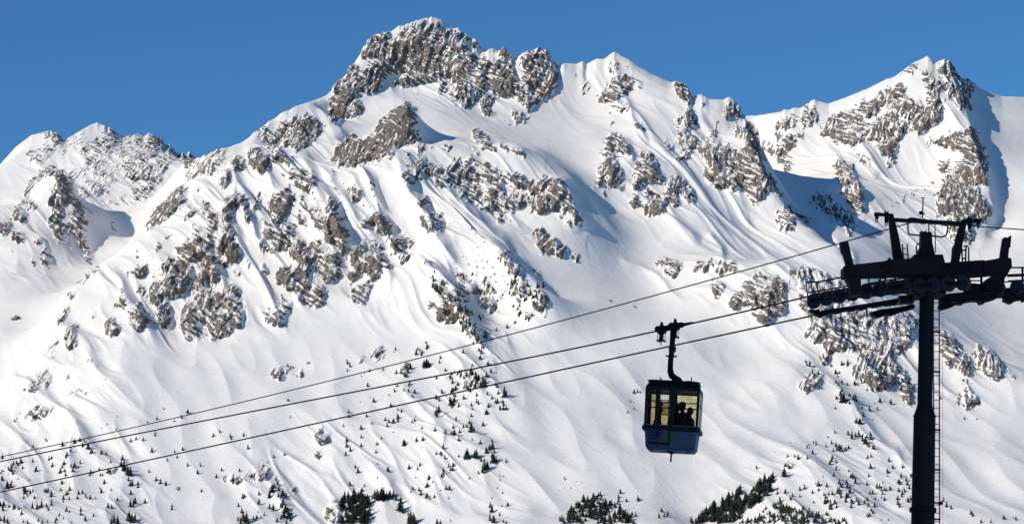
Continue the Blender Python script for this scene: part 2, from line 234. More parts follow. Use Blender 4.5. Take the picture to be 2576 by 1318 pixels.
 (2800, 180, 1040/1904): '''5 210 540 240 500 340 450 350 500 280 550 200 590;6 370 480 420 420 480 430 470 510 400 540;6 240 620 310 610 330 660 280 690;8 355 600 380 590 385 620;4 130 640 240 680 290 740 260 770 160 740;6 240 760 300 780 300 850 260 820;7 500 600 560 510 640 470 750 430 800 500 800 620 680 660 600 630;8 760 400 880 360 930 390 840 470 790 460;7 910 340 1050 260 1090 300 1000 370 930 380;7 820 600 880 530 980 440 1030 460 960 570 1030 650 1010 720 950 740 910 700 900 650;6 1000 560 1050 500 1100 570 1060 620;7 990 400 1100 350 1160 380 1180 450 1100 480 1040 430;7 1140 510 1200 420 1260 380 1320 470 1310 510 1240 540 1190 590 1150 550;6 1200 170 1240 160 1260 240 1330 220 1380 240 1340 300 1280 280 1220 210;8 1240 260 1290 300 1330 390 1330 480 1290 420 1260 330;8 1320 130 1390 100 1430 160 1450 230 1390 200 1330 160;7 1380 240 1450 230 1500 300 1540 440 1500 440 1440 370 1390 330;6 1250 70 1280 80 1280 110;6 1450 220 1530 230 1580 270 1560 290 1480 260;5 1050 190 1180 100 1160 150 1090 190;8 1230 670 1310 630 1430 600 1520 570 1560 560 1590 650 1640 740 1640 880 1600 900 1540 820 1500 720 1450 690 1370 670 1290 650;5 1300 800 1390 770 1400 830 1330 840;8 1370 890 1440 840 1480 760 1530 860 1600 1010 1620 1080 1560 1180 1440 1180 1340 1100 1330 980;7 1600 1050 1670 1130 1640 1190 1570 1180;7 1530 860 1640 900 1650 940 1590 930;7 1310 1000 1350 1000 1380 1130 1310 1160;6 1340 1190 1500 1190 1540 1260 1560 1318 1420 1318 1390 1240;4 980 1080 1100 990 1180 980 1100 1020 1010 1070;3 1190 970 1300 920 1220 980;5 980 780 1010 740 1020 790 960 840;6 870 890 920 870 880 895;4 730 710 840 760 860 790 800 800;6 600 820 640 780 700 810 740 880 790 970 810 1130 760 1110 730 1010 660 930;5 640 960 720 1000 760 1080 700 1070;8 630 785 665 790 650 805;6 700 810 740 800 735 830;6 420 1040 520 1000 600 1080 700 1130 760 1200 720 1280 640 1200 560 1130;8 600 1080 680 1140 720 1180 660 1200 600 1160;6 200 1120 290 1090 340 1150 320 1240 280 1280 230 1230;6 350 1130 440 1180 420 1205;7 10 510 60 600 100 760 60 820 20 740 0 640;7 90 800 150 900 180 980 130 960 110 870;7 0 800 100 830 130 950 60 1020 0 1000;4 20 1020 60 1060 50 1090;5 180 910 240 1010 250 1040 200 980''',
 (2560, 982, 1280/1718): '''5 60 0 180 0 110 50 60 40;6 170 10 270 0 260 50 180 50;6 140 140 150 100 190 160 170 185;7 240 220 280 160 380 60 430 90 500 90 520 120 510 230 430 290 390 300 370 250 310 190 270 240;6 190 100 220 120 210 140;5 530 30 700 50 740 80 620 100 540 60;6 590 210 640 170 640 240 600 240;7 700 330 770 290 840 320 900 370 900 400 830 400 780 420 740 440 720 380;6 660 390 690 340 680 430;6 690 480 740 440 730 500;7 900 470 1000 440 1060 500 1080 580 1020 650 940 640 920 560;6 850 530 900 550 870 600;6 1100 580 1170 640 1160 720 1110 690;6 1070 430 1110 450 1090 460;6 1080 350 1170 330 1150 370;5 860 260 1000 280 1100 290 1180 250 1180 340 1080 320 960 310;7 1290 350 1350 380 1400 450 1370 520 1330 510 1300 430;7 1380 540 1400 470 1440 480 1460 550 1420 580;7 1460 440 1530 430 1600 510 1610 580 1560 600 1500 520;6 1380 690 1430 610 1480 670 1500 720 1440 740;5 1620 540 1690 590 1660 590;5 580 600 650 570 720 550 700 620 620 660;5 520 1020 560 1010 530 1050;5 620 40 800 110 820 160 700 150 640 100;4 700 250 1000 260 1080 360 900 340 760 290;4 600 120 800 170 900 240 700 300 600 280;5 690 250 1150 270 1150 420 1000 480 880 440 740 440 640 330;4 540 40 620 20 720 60 640 180 560 120;6 620 350 640 340 640 370;5 1060 500 1120 560 1160 640 1110 600''',
 (0, 982, 1280/1718): '''6 340 180 370 120 360 180;5 290 300 340 200 350 230 300 330;6 320 350 390 300 370 360 390 390 360 440 330 380;5 530 340 570 300 600 340 550 370;4 120 640 260 550 230 620 170 650;3 220 470 280 490 250 520;5 330 590 350 560 340 610;4 420 500 480 480 460 510;4 110 770 200 730 280 730 220 790 160 800;3 340 680 370 640 470 650 400 660;4 60 790 90 800 60 820;6 1360 550 1420 530 1430 590 1400 590;5 1430 510 1480 520 1460 540;5 1490 560 1540 540 1530 580;4 1540 490 1580 520 1560 525;6 1580 890 1610 840 1660 880 1650 920;6 1590 970 1620 960 1600 1000;6 1120 1080 1160 1080 1240 1090 1210 1110 1140 1095;7 1240 1070 1370 1060 1360 1090 1270 1100;5 1320 1030 1340 1010 1350 1060;7 1460 1120 1500 1170 1470 1160;4 880 1140 940 1130 900 1148;5 1640 1230 1718 1170 1718 1318 1640 1290;6 545 1040 600 1020 560 1060;6 1310 20 1360 40 1330 60;3 0 1030 100 1000 60 1080 0 1060;3 180 560 260 540 260 600 200 600;3 250 500 300 400 270 400 220 470;5 440 260 490 255 480 275;4 560 130 560 160 540 150;4 580 200 640 180 660 270 630 240;3 190 910 270 870 230 910;3 380 830 420 800 410 840;3 80 910 140 905 120 920''',
 (1280, 982, 1280/1718): '''5 170 450 230 420 210 480 170 490;4 80 490 170 450 100 510;6 300 560 350 500 340 560 310 580;3 90 560 140 560 110 590;6 440 210 470 200 450 222;9 490 280 510 220 560 250 560 300;7 690 180 740 190 790 240 720 220;6 950 40 1010 70 980 80;6 820 0 900 10 920 70 860 40;6 970 130 1040 180 1020 260 990 230;6 920 270 960 280 930 300;5 1320 180 1370 170 1350 192;5 1450 210 1490 230 1470 242;6 455 85 520 110 600 200 660 300 710 400 660 370 560 250 490 160;5 600 60 700 130 640 190 580 140;5 870 90 930 120 900 200 850 150;4 640 560 740 580 720 640 600 640;7 1570 0 1718 0 1690 50 1650 80 1630 40;5 700 60 740 110 780 150 750 170;4 740 715 780 740 850 745 760 755;4 540 560 590 540 570 570;3 220 670 260 660 250 690'''}

# snow ribs running down the face: radius, lift in m, then points (picture units); the right flank is the steep one
RIBS = '''
30 13 1380 440 1425 465 1445 505 1460 545 1475 590
18 9 1015 262 1035 285 1048 320 1058 360
26 11 2390 170 2420 270 2455 370 2485 460 2490 550 2470 620
18 9 140 425 180 480 205 540 222 600 235 660
16 7 1560 340 1580 370 1590 410
16 7 1775 580 1805 620 1815 665
18 7 1715 235 1750 330 1800 410 1850 480 1890 550
16 7 1860 280 1905 370 1925 440 1950 500
18 7 1640 500 1690 520 1720 570 1760 620
22 12 740 375 775 410 800 450 830 500 850 545 880 600 900 640
16 7 790 398 830 440 870 500 905 560 950 600 980 630
16 6 850 412 890 450 930 520 985 580 1010 640
15 6 905 418 940 450 960 500 985 540
26 15 1000 385 1020 440 1040 490 1085 545 1110 600 1140 640 1170 700
20 9 1040 400 1075 450 1120 500 1170 560 1210 600
28 17 1070 420 1120 455 1150 500 1200 545 1260 600 1300 660
16 6 1210 600 1260 640 1310 700 1340 760
24 14 1075 645 1110 690 1150 740 1190 800 1215 850 1240 900
14 6 1105 640 1150 690 1200 730
14 6 640 390 670 430 700 480
16 7 620 500 640 560 660 620
18 8 780 460 800 520 830 570 850 640 870 700
16 7 690 520 740 600 800 690
16 8 510 600 545 660 575 720 600 780
14 6 560 500 590 570 615 640
14 6 270 660 300 700 325 750 340 800
16 7 930 610 960 660 985 720
16 7 560 545 600 500 625 520 650 590
16 6 1540 145 1560 220 1590 300 1640 370
16 4 1620 330 1690 400 1760 470 1830 540
16 4 1750 260 1790 350 1850 450
14 3 1700 420 1770 530 1850 600 1920 650
14 5 1560 640 1650 690 1720 760
14 6 2060 340 2110 400 2150 460 2170 540
16 6 2150 340 2190 390 2230 440
14 6 2090 590 2140 640 2180 690
18 8 2060 920 2120 985 2160 1040 2200 1095 2260 1150 2320 1200
14 5 1930 640 2000 700 2060 780
12 5 2230 780 2300 850 2340 930
14 5 400 640 430 700 440 760
16 4 1000 960 1060 1020 1110 1080 1130 1140
14 5 930 1160 980 1210 1010 1260
14 5 640 1160 690 1220 730 1290
12 4 1110 860 1150 900 1180 960
'''
# where the slope is fluted (0-9) and everything else stays smooth snow
ROUGH = '''8 560 385 740 375 1000 385 1090 440 1260 600 1380 760 1250 950 1100 820 760 760 700 820 330 850 140 830 300 640 470 490;
6 1020 390 1300 370 1440 480 1480 570 1230 600 1120 500;6 0 560 140 430 220 640 100 700 0 680;7 870 190 1090 48 1400 160 1380 260 1180 280 1000 200 850 320 700 380 560 380;
4 1380 160 1550 135 1870 280 1930 450 2100 620 1900 650 1700 600 1500 500 1540 300 1400 260;5 1900 300 2333 142 2440 210 2490 500 2400 700 2180 600 2000 450;
6 1720 640 2100 680 2500 900 2420 1000 2100 960 2000 900 1800 780;4 0 420 245 310 480 400 400 520 240 560;5 1000 1000 1260 960 1300 1318 600 1318 600 1150;5 60 860 300 900 400 1318 0 1318 0 1000;5 1700 1318 2000 1120 2200 1090 2300 1180 2250 1318'''
# ------------------------------------------------------------------ terrain: base surface through the surveyed crests and valleys
NCOL, NROW, ND = 1360, 1500, 1700
def parse_lines():
    P = []; H = []; CW = []
    for li, ln in enumerate([l for l in LINES.strip().split('\n')]):
        v = np.array(ln.split(), float).reshape(-1, 3)
        pts = []
        for px, py, Y in v:
            s, t = st(px, py); pts.append((s*Y, Y, t*Y))
        pts = np.array(pts)
        if len(pts) == 1: P.append(pts[0]); CW += [45.0]*(len(P)-len(CW)); continue
        for a, b in zip(pts[:-1], pts[1:]):
            n = max(1, int(np.hypot(b[0]-a[0], b[1]-a[1])/(13 if li in NSKY else 22)))
            for i in range(n):
                P.append(a+(b-a)*i/n)
        P.append(pts[-1])
        if li in NSKY:
            for p in pts[::2]:
                P.append(p + np.array([0, 130, -100])); P.append(p + np.array([0, 420, -260]))
        CW += [7.0]*(len(P)-len(CW))
    return np.array(P), np.array(CW)
CPTS, CWID = parse_lines()
# drop near duplicates
keep = []
for i, p in enumerate(CPTS):
    if all((p[0]-CPTS[j][0])**2 + (p[1]-CPTS[j][1])**2 > 36 for j in keep): keep.append(i)
CPTS = CPTS[keep]; CWID = CWID[keep]
def rbf_fit(P, c, lam=0.1):
    n = len(P)
    d = np.sqrt((P[:, None, 0]-P[None, :, 0])**2 + (P[:, None, 1]-P[None, :, 1])**2 + (c*c)[None, :])
    A = np.zeros((n+3, n+3)); A[:n, :n] = -d; A[:n, :n] += lam*np.eye(n)
    A[:n, n] = 1; A[:n, n+1] = P[:, 0]/1000; A[:n, n+2] = P[:, 1]/1000
    A[n:, :n] = A[:n, n:].T
    b = np.zeros(n+3); b[:n] = P[:, 2]
    return np.linalg.solve(A, b)
def rbf_eval(W, P, X, Y, c):
    out = np.empty(X.size, np.float32); xs = X.ravel(); ys = Y.ravel(); n = len(P)
    w = W[:n].astype(np.float32); p0 = P[:, 0].astype(np.float32); p1 = P[:, 1].astype(np.float32); c = c.astype(np.float32)
    for i in range(0, xs.size, 20000):
        x = xs[i:i+20000, None].astype(np.float32); y = ys[i:i+20000, None].astype(np.float32)
        d = np.sqrt((x-p0)**2 + (y-p1)**2 + c*c)
        out[i:i+20000] = -(d@w) + W[n] + W[n+1]*xs[i:i+20000]/1000 + W[n+2]*ys[i:i+20000]/1000
    return out.reshape(X.shape)
W = rbf_fit(CPTS, CWID)
S0, _ = st(-230, 659); S1, _ = st(2806, 659)
Y0, Y1 = 2050.0, 4750.0
cs = np.linspace(S0, S1, 440); cd = np.linspace(Y0, Y1, 520)
gS, gD = np.meshgrid(cs, cd, indexing='ij')
coarse = rbf_eval(W, CPTS, gS*gD, gD, CWID)
def cubic_up(a, n, axis):
    a = np.moveaxis(a, axis, 0); m = a.shape[0]
    t = np.linspace(0, m-1, n); i = np.clip(np.floor(t).astype(int), 0, m-2); f = (t-i).astype(np.float32)
    f = f.reshape((-1,)+(1,)*(a.ndim-1))
    g = lambda k: a[np.clip(i+k, 0, m-1)]
    p0, p1, p2, p3 = g(-1), g(0), g(1), g(2)
    r = p1 + 0.5*f*(p2-p0 + f*(2*p0-5*p1+4*p2-p3 + f*(3*(p1-p2)+p3-p0)))
    return np.moveaxis(r, 0, axis)
zb = cubic_up(cubic_up(coarse, NCOL, 0), ND, 1).astype(np.float32)
colS = np.linspace(S0, S1, NCOL).astype(np.float32); dep = np.linspace(Y0, Y1, ND).astype(np.float32)
GY = np.broadcast_to(dep[None, :], zb.shape); GX = colS[:, None]*dep[None, :]
print('rbf', len(CPTS), round(time.time()-T0, 1))

# ------------------------------------------------------------------ survey rasters (half picture units)
RW, RH = 1288+160, 659+40     # margin 80 / 20
def raster_polys(items):
    M = np.zeros((RH, RW), np.float32)
    for d, pl in items:
        q = pl/2.0 + np.array([80, 20])
        x0, y0 = np.maximum(np.floor(q.min(0)).astype(int)-1, 0); x1, y1 = np.ceil(q.max(0)).astype(int)+2
        x1 = min(x1, RW); y1 = min(y1, RH)
        if x1 <= x0 or y1 <= y0: continue
        xx, yy = np.meshgrid(np.arange(x0, x1), np.arange(y0, y1))
        ins = np.zeros(xx.shape, bool)
        for (ax, ay), (bx, by) in zip(q, np.roll(q, -1, 0)):
            if ay == by: continue
            c = ((ay > yy) != (by > yy)) & (xx < (bx-ax)*(yy-ay)/(by-ay)+ax)
            ins ^= c
        M[y0:y1, x0:x1] = np.maximum(M[y0:y1, x0:x1], ins*d)
    return M
items = []
for (ox, oy, sc), txt in ROCKS.items():
    for part in txt.replace('\n', '').split(';'):
        v = part.split()
        if len(v) < 7: continue
        pl = np.array(v[1:], float).reshape(-1, 2)*sc + np.array([ox, oy])
        items.append((float(v[0])/9.0, pl*2576/3840))
ROCKM = raster_polys(items)
def dilate(a):
    b = a.copy()
    b[1:] = np.maximum(b[1:], a[:-1]); b[:-1] = np.maximum(b[:-1], a[1:])
    c = b.copy()
    c[:, 1:] = np.maximum(c[:, 1:], b[:, :-1]); c[:, :-1] = np.maximum(c[:, :-1], b[:, 1:])
    return c
ROCKM = blur(dilate(ROCKM), 1)
ROCKB = blur(ROCKM, 3)
ROCKW = blur(ROCKM, 5)
ritems = []
for part in ROUGH.replace('\n', '').split(';'):
    v = part.split(); ritems.append((float(v[0])/9.0, np.array(v[1:], float).reshape(-1, 2)))
ROUGHM = blur(raster_polys(ritems), 14)
RIBM = np.zeros((RH, RW), np.float32)
yy, xx = np.mgrid[0:RH, 0:RW].astype(np.float32)
wx = xx + 3*perlin(xx/22, yy/22, 5) + 5*perlin(xx/50, yy/50, 6); wy = yy + 3*perlin(xx/22, yy/22, 7)
for ln in RIBS.strip().split('\n'):
    v = [float(a) for a in ln.split()]; r = v[0]/2; amp = v[1]
    pl = np.array(v[2:]).reshape(-1, 2)/2 + np.array([80, 20])
    x0, y0 = np.maximum(pl.min(0).astype(int)-int(r*3)-8, 0); x1, y1 = pl.max(0).astype(int)+int(r*3)+8
    sx = wx[y0:y1, x0:x1]; sy = wy[y0:y1, x0:x1]
    best = np.full(sx.shape, 1e9, np.float32); val = np.zeros(sx.shape, np.float32)
    L = np.concatenate([[0], np.cumsum(np.hypot(*np.diff(pl, axis=0).T))])
    for k, (a, b) in enumerate(zip(pl[:-1], pl[1:])):
        d = b-a; ln2 = float(d@d); ll = math.sqrt(ln2)
        t = np.clip(((sx-a[0])*d[0]+(sy-a[1])*d[1])/ln2, 0, 1)
        ex = sx-(a[0]+t*d[0]); ey = sy-(a[1]+t*d[1]); dist = np.hypot(ex, ey)
        side = np.sign(ex*d[1]-ey*d[0])      # + = right of a line drawn downwards ... picture left/right
        u = (L[k]+t*ll)/L[-1]
        prof = np.where(ex > 0, np.exp(-(dist/(r*0.55))**1.4), np.exp(-(dist/(r*1.3))**1.2))
        fade = smooth(0, 0.25, u)*(1-smooth(0.75, 1, u))*0.85+0.15
        m = dist < best
        best = np.where(m, dist, best); val = np.where(m, prof*fade*amp, val)
    RIBM[y0:y1, x0:x1] = np.maximum(RIBM[y0:y1, x0:x1], val)
def look(R, px, py):
    x = np.clip(px/2+80, 0, RW-1.001); y = np.clip(py/2+20, 0, RH-1.001)
    i = x.astype(np.int32); j = y.astype(np.int32); fx = x-i; fy = y-j
    return (R[j, i]*(1-fx)*(1-fy)+R[j, i+1]*fx*(1-fy)+R[j+1, i]*(1-fx)*fy+R[j+1, i+1]*fx*fy)
print('rasters', round(time.time()-T0, 1))

# ------------------------------------------------------------------ fluting and drift forms on the height surface
def seen(z):
    t = z/GY
    cm = np.maximum.accumulate(t, axis=1)
    return t >= cm-0.0006, t
vis, tt = seen(zb)
px0, py0 = pix(colS[:, None], tt)
rough = look(ROUGHM, px0, py0)
A_ = GX*0.89 + GY*0.455; L_ = -GX*0.455 + GY*0.89     # across / along the usual fall line
wob = 14*perlin(A_/120, L_/160, 21)
r1_ = ridged((A_+wob)/60, L_/300, 1, 0.5, 31); r1_ = ridged((A_+wob-19*(r1_-.4))/60, L_/300, 1, 0.5, 31)
r2_ = ridged((A_+wob*0.8)/25, L_/130, 1, 0.5, 35); r2_ = ridged((A_+wob*0.8-8*(r2_-.4))/25, L_/130, 1, 0.5, 35)
fl = r1_*12.0 + r2_*5.5 + ridged((A_+wob*0.8)/10, L_/70, 1, 0.5, 37)*1.6*smooth(-.2, .4, perlin(GX/80, GY/80, 38))
low = smooth(760, 960, py0)
drift = perlin(GX/160, GY/200, 41)*5.0 + perlin(GX/60, GY/110, 43)*(1.2+2.6*low) + low*(ridged((GX+.3*GY)/38, GY/130, 1, .5, 47)*2.6 + perlin(GX/17, GY/30, 48)*0.8*smooth(0, .4, perlin(GX/90, GY/110, 49))) + perlin(GX/22, GY/38, 45)*0.22
crest_d = (tt.max(1)[:, None]-tt)/K
zb = zb + (rough*(fl-11) + drift*0.8)*smooth(Y0, Y0+300, GY)*(0.15+0.85*smooth(8, 70, crest_d))
del fl, drift, wob, A_, L_
# the surveyed skyline is exact: settle each crest onto it
sky_px, sky_py = [], []
for li in NSKY:
    v = np.array(LINES.strip().split('\n')[li].split(), float).reshape(-1, 3); sky_px += list(v[:, 0]); sky_py += list(v[:, 1])
o_ = np.argsort(sky_px); sky_px = np.array(sky_px)[o_]; sky_py = np.array(sky_py)[o_]
for _ in range(2):
    t_ = zb/GY; mx = t_.max(1); am = t_.argmax(1); px_, py_ = pix(colS, mx)
    want = np.interp(px_, sky_px, sky_py)
    dpx = np.clip(py_-want, -40, 40)
    w_ = np.exp(-(((mx[:, None]-t_)/K)/(40+1.2*np.abs(dpx[:, None])))**2)*np.exp(-((GY-dep[am][:, None])/160)**2)
    zb = zb + (dpx[:, None]*K*GY*w_).astype(np.float32)
# ------------------------------------------------------------------ even out the rows along each profile
def resample(z):
    dz = np.diff(z, axis=1)*1.5; dy = np.diff(dep)[None, :]
    t = z/GY; cm = np.maximum.accumulate(t, axis=1)
    front = (t[:, 1:] >= cm[:, 1:]-0.003)
    seg = np.hypot(dy*0.55, dz)*np.where(front, 1.0, 0.35)
    seg = blur(seg.astype(np.float32), 6)
    al = np.concatenate([np.zeros((z.shape[0], 1)), np.cumsum(seg, 1)], 1)
    RY = np.empty((z.shape[0], NROW), np.float32); RZ = np.empty_like(RY)
    for i in range(z.shape[0]):
        a = np.linspace(0, al[i, -1], NROW)
        y = np.interp(a, al[i], dep); RY[i] = y; RZ[i] = np.interp(y, dep, z[i])
    return RY, RZ
GY, GZ = resample(zb); GX = colS[:, None]*GY
tt = GZ/GY; cm = np.maximum.accumulate(tt, axis=1)
VIS = tt >= cm-0.0004
PX, PY = pix(colS[:, None], tt)
print('resampled', round(time.time()-T0, 1))
# ------------------------------------------------------------------ rock: outcrops stand out from the slope
jx = 5*perlin(GX/12, GZ/16, 51) + 3*perlin(GX/4.5, GZ/6, 52); jy = 9*perlin((GX-GZ*0.25)/8, GZ/30, 53) + 6*perlin((GX-GZ*0.25)/4, GZ/14, 54)
visf = VIS.astype(np.float32)
M = look(ROCKM, PX+jx, PY+jy)*visf
MB_ = look(ROCKB, PX+jx, PY+jy)*visf
RIB = look(RIBM, PX, PY)*visf
# crags: blocks and gullies in the plane of the face
dipx = GX + 0.25*GZ; 
lean = GX - 0.30*GZ + 5*perlin(GX/30, GZ/30, 60)
c1 = ridged(lean/15, GZ/75, 2, 0.5, 61)                       # upright ribs and gullies
c1b = ridged((GX+0.15*GZ)/6.5, GZ/30, 2, 0.5, 65)
c2 = ridged((GX*0.8-GZ*0.6)/45, (GX*0.6+GZ*0.8)/10, 2, 0.5, 71)  # slanting ledges
c3 = fbm(GX/3.6, GZ/5.5, 3, 0.6, 81)
blend = smooth(-0.25, 0.25, fbm(GX/90, GZ/90, 2, 0.5, 66))
crag = (0.62*c1 + 0.38*c1b)*blend + (0.45*c1 + 0.55*c2)*(1-blend)
MBj = MB_ + (0.5*(crag-0.45) + 0.10*c3)*smooth(0.03, 0.25, MB_)
mb = smooth(0.08, 0.85, MB_)
bulge = mb*3.5 + smooth(0.28, 0.66, MBj)*5.5 + mb*(crag-0.45)*15.0 + smooth(0.15, 0.7, M)*c3*1.0
micro = fbm(GX/7, GZ/9, 3, 0.55, 91)*0.5*np.clip(look(ROUGHM, PX, PY), 0, 1)
bulge = bulge + RIB*1.5 + micro
OX = GX - 0.12*bulge; OY = GY - 0.98*bulge; OZ = GZ - 0.05*bulge + mb*(fbm(GX/8, GY/14, 3, 0.6, 95)*3.0 + 0.5)
# ragged crests where the skyline is bare rock
imax = tt.argmax(1); tmax = tt.max(1)[:, None]
rows = np.arange(NROW)[None, :]
near = np.exp(-((tmax-tt)/K/16)**2)*(np.abs(rows-imax[:, None]) < 160)
crk = np.where((tmax-tt)/K < 26, MB_, 0).max(1)
crk = np.convolve(crk, np.ones(7)/7, 'same')
xs_ = GX[np.arange(NCOL), imax]
jag = (ridged(xs_/13, xs_*0+3.3, 2, 0.5, 131)-0.25)*4.5 + ridged(xs_/24, xs_*0+1.3, 2, 0.5, 133)*2.5-1.0
OZ = OZ + near*(smooth(0.1, 0.6, crk)*jag + 0.35*ridged(xs_/14, xs_*0, 2, 0.5, 135))[:, None]
# normals
def diffs(a):
    du = np.empty_like(a); du[1:-1] = a[2:]-a[:-2]; du[0] = a[1]-a[0]; du[-1] = a[-1]-a[-2]
    dv = np.empty_like(a); dv[:, 1:-1] = a[:, 2:]-a[:, :-2]; dv[:, 0] = a[:, 1]-a[:, 0]; dv[:, -1] = a[:, -1]-a[:, -2]
    return du, dv
ux, vx = diffs(OX); uy, vy = diffs(OY); uz, vz = diffs(OZ)
nx = uy*vz-uz*vy; ny = uz*vx-ux*vz; nz = ux*vy-uy*vx
nl = np.sqrt(nx*nx+ny*ny+nz*nz)+1e-9; NZ = nz/nl
del ux, vx, uy, vy, uz, vz, nx, ny, nz, nl
NZs = NZ
speck = fbm(GX/2.2, GZ/1.9, 3, 0.7, 101)
slant = fbm((GX*0.8-GZ*0.6)/19, (GX*0.6+GZ*0.8)/3.2, 3, 0.6, 111)
MW = look(ROCKW, PX+jx, PY+jy)*visf
up = fbm(lean/3.0, GZ/13.0, 3, 0.6, 115)
streak = np.where(fbm(GX/70, GZ/70, 2, 0.5, 117) > 0, slant, up)
M2 = np.clip(np.maximum(M, MW*0.9) + 0.22*(crag-0.45)*smooth(0.03, 0.25, MW), 0, 1)
rk = 1.02*M2**0.7 + -0.09 + (1.3-0.4*M2)*(0.65*speck + 1.55*streak) - 0.48*smooth(0.2, 0.8, NZs)
rk = rk*smooth(0.05, 0.3, M2)
scat = fbm(GX/5.0, GZ/4.0, 3, 0.6, 141) + 0.35*perlin(GX/60, GZ/60, 143)
rk = np.maximum(rk, (np.clip(look(ROUGHM, PX, PY), 0, 1)*0.60*visf + scat - 0.78)*1.6 - 0.5*smooth(0.55, 0.9, NZs))
ROCK = smooth(0.18, 0.42, rk).astype(np.float32)
# bare ground out of sight: steep faces only
ROCK = np.where(VIS, ROCK, smooth(0.45, 0.25, NZ)*smooth(-0.1, 0.2, speck))
print('rock', round(time.time()-T0, 1), 'cover', float(ROCK[VIS].mean()))

def grid_mesh(name, OX, OY, OZ, attr, mat):
    n, m = OX.shape
    co = np.stack([OX, OY, OZ], -1).astype(np.float32).reshape(-1)
    idx = np.arange(n*m, dtype=np.int32).reshape(n, m)
    q = np.stack([idx[:-1, :-1], idx[1:, :-1], idx[1:, 1:], idx[:-1, 1:]], -1).reshape(-1)
    me = bpy.data.meshes.new(name)
    nf = q.size//4
    me.vertices.add(n*m); me.vertices.foreach_set('co', co)
    me.loops.add(q.size); me.loops.foreach_set('vertex_index', q)
    me.polygons.add(nf); me.polygons.foreach_set('loop_start', np.arange(0, q.size, 4, dtype=np.int32))
    try: me.polygons.foreach_set('loop_total', np.full(nf, 4, np.int32))
    except Exception: pass
    me.update(calc_edges=True)
    me.polygons.foreach_set('use_smooth', np.ones(nf, bool))
    if attr is not None:
        for k, a in attr.items():
            at_ = me.attributes.new(k, 'FLOAT', 'POINT'); at_.data.foreach_set('value', a.astype(np.float32).reshape(-1))
    me.materials.append(mat)
    o = bpy.data.objects.new(name, me); C.objects.link(o)
    return o
# ------------------------------------------------------------------ materials
def newmat(name):
    m = bpy.data.materials.new(name); m.use_nodes = True; nt = m.node_tree
    b = nt.nodes['Principled BSDF']
    return m, nt, b
def ramp(nt, stops):
    r = nt.nodes.new('ShaderNodeValToRGB')
    while len(r.color_ramp.elements) < len(stops): r.color_ramp.elements.new(0.5)
    for e, (p, c) in zip(r.color_ramp.elements, stops):
        e.position = p; e.color = (c[0], c[1], c[2], 1)
    return r
def noise(nt, scale, detail=4, rough=0.55, vec=None, dist=0.0):
    n = nt.nodes.new('ShaderNodeTexNoise'); n.inputs['Scale'].default_value = scale
    n.inputs['Detail'].default_value = detail; n.inputs['Roughness'].default_value = rough; n.inputs['Distortion'].default_value = dist
    if vec is not None: nt.links.new(vec, n.inputs['Vector'])
    return n
def math_(nt, op, a, b=None, c=None):
    n = nt.nodes.new('ShaderNodeMath'); n.operation = op
    for i, v in enumerate((a, b, c)):
        if v is None: continue
        if hasattr(v, 'is_linked') or hasattr(v, 'links'): nt.links.new(v, n.inputs[i])
        else: n.inputs[i].default_value = v
    return n.outputs[0]
def mix(nt, f, a, b, blend='MIX'):
    n = nt.nodes.new('ShaderNodeMixRGB'); n.blend_type = blend
    for i, v in enumerate((f, a, b)):
        if hasattr(v, 'links'): nt.links.new(v, n.inputs[i])
        elif isinstance(v, (int, float)): n.inputs[i].default_value = v
        else: n.inputs[i].default_value = (v[0], v[1], v[2], 1)
    return n.outputs[0]

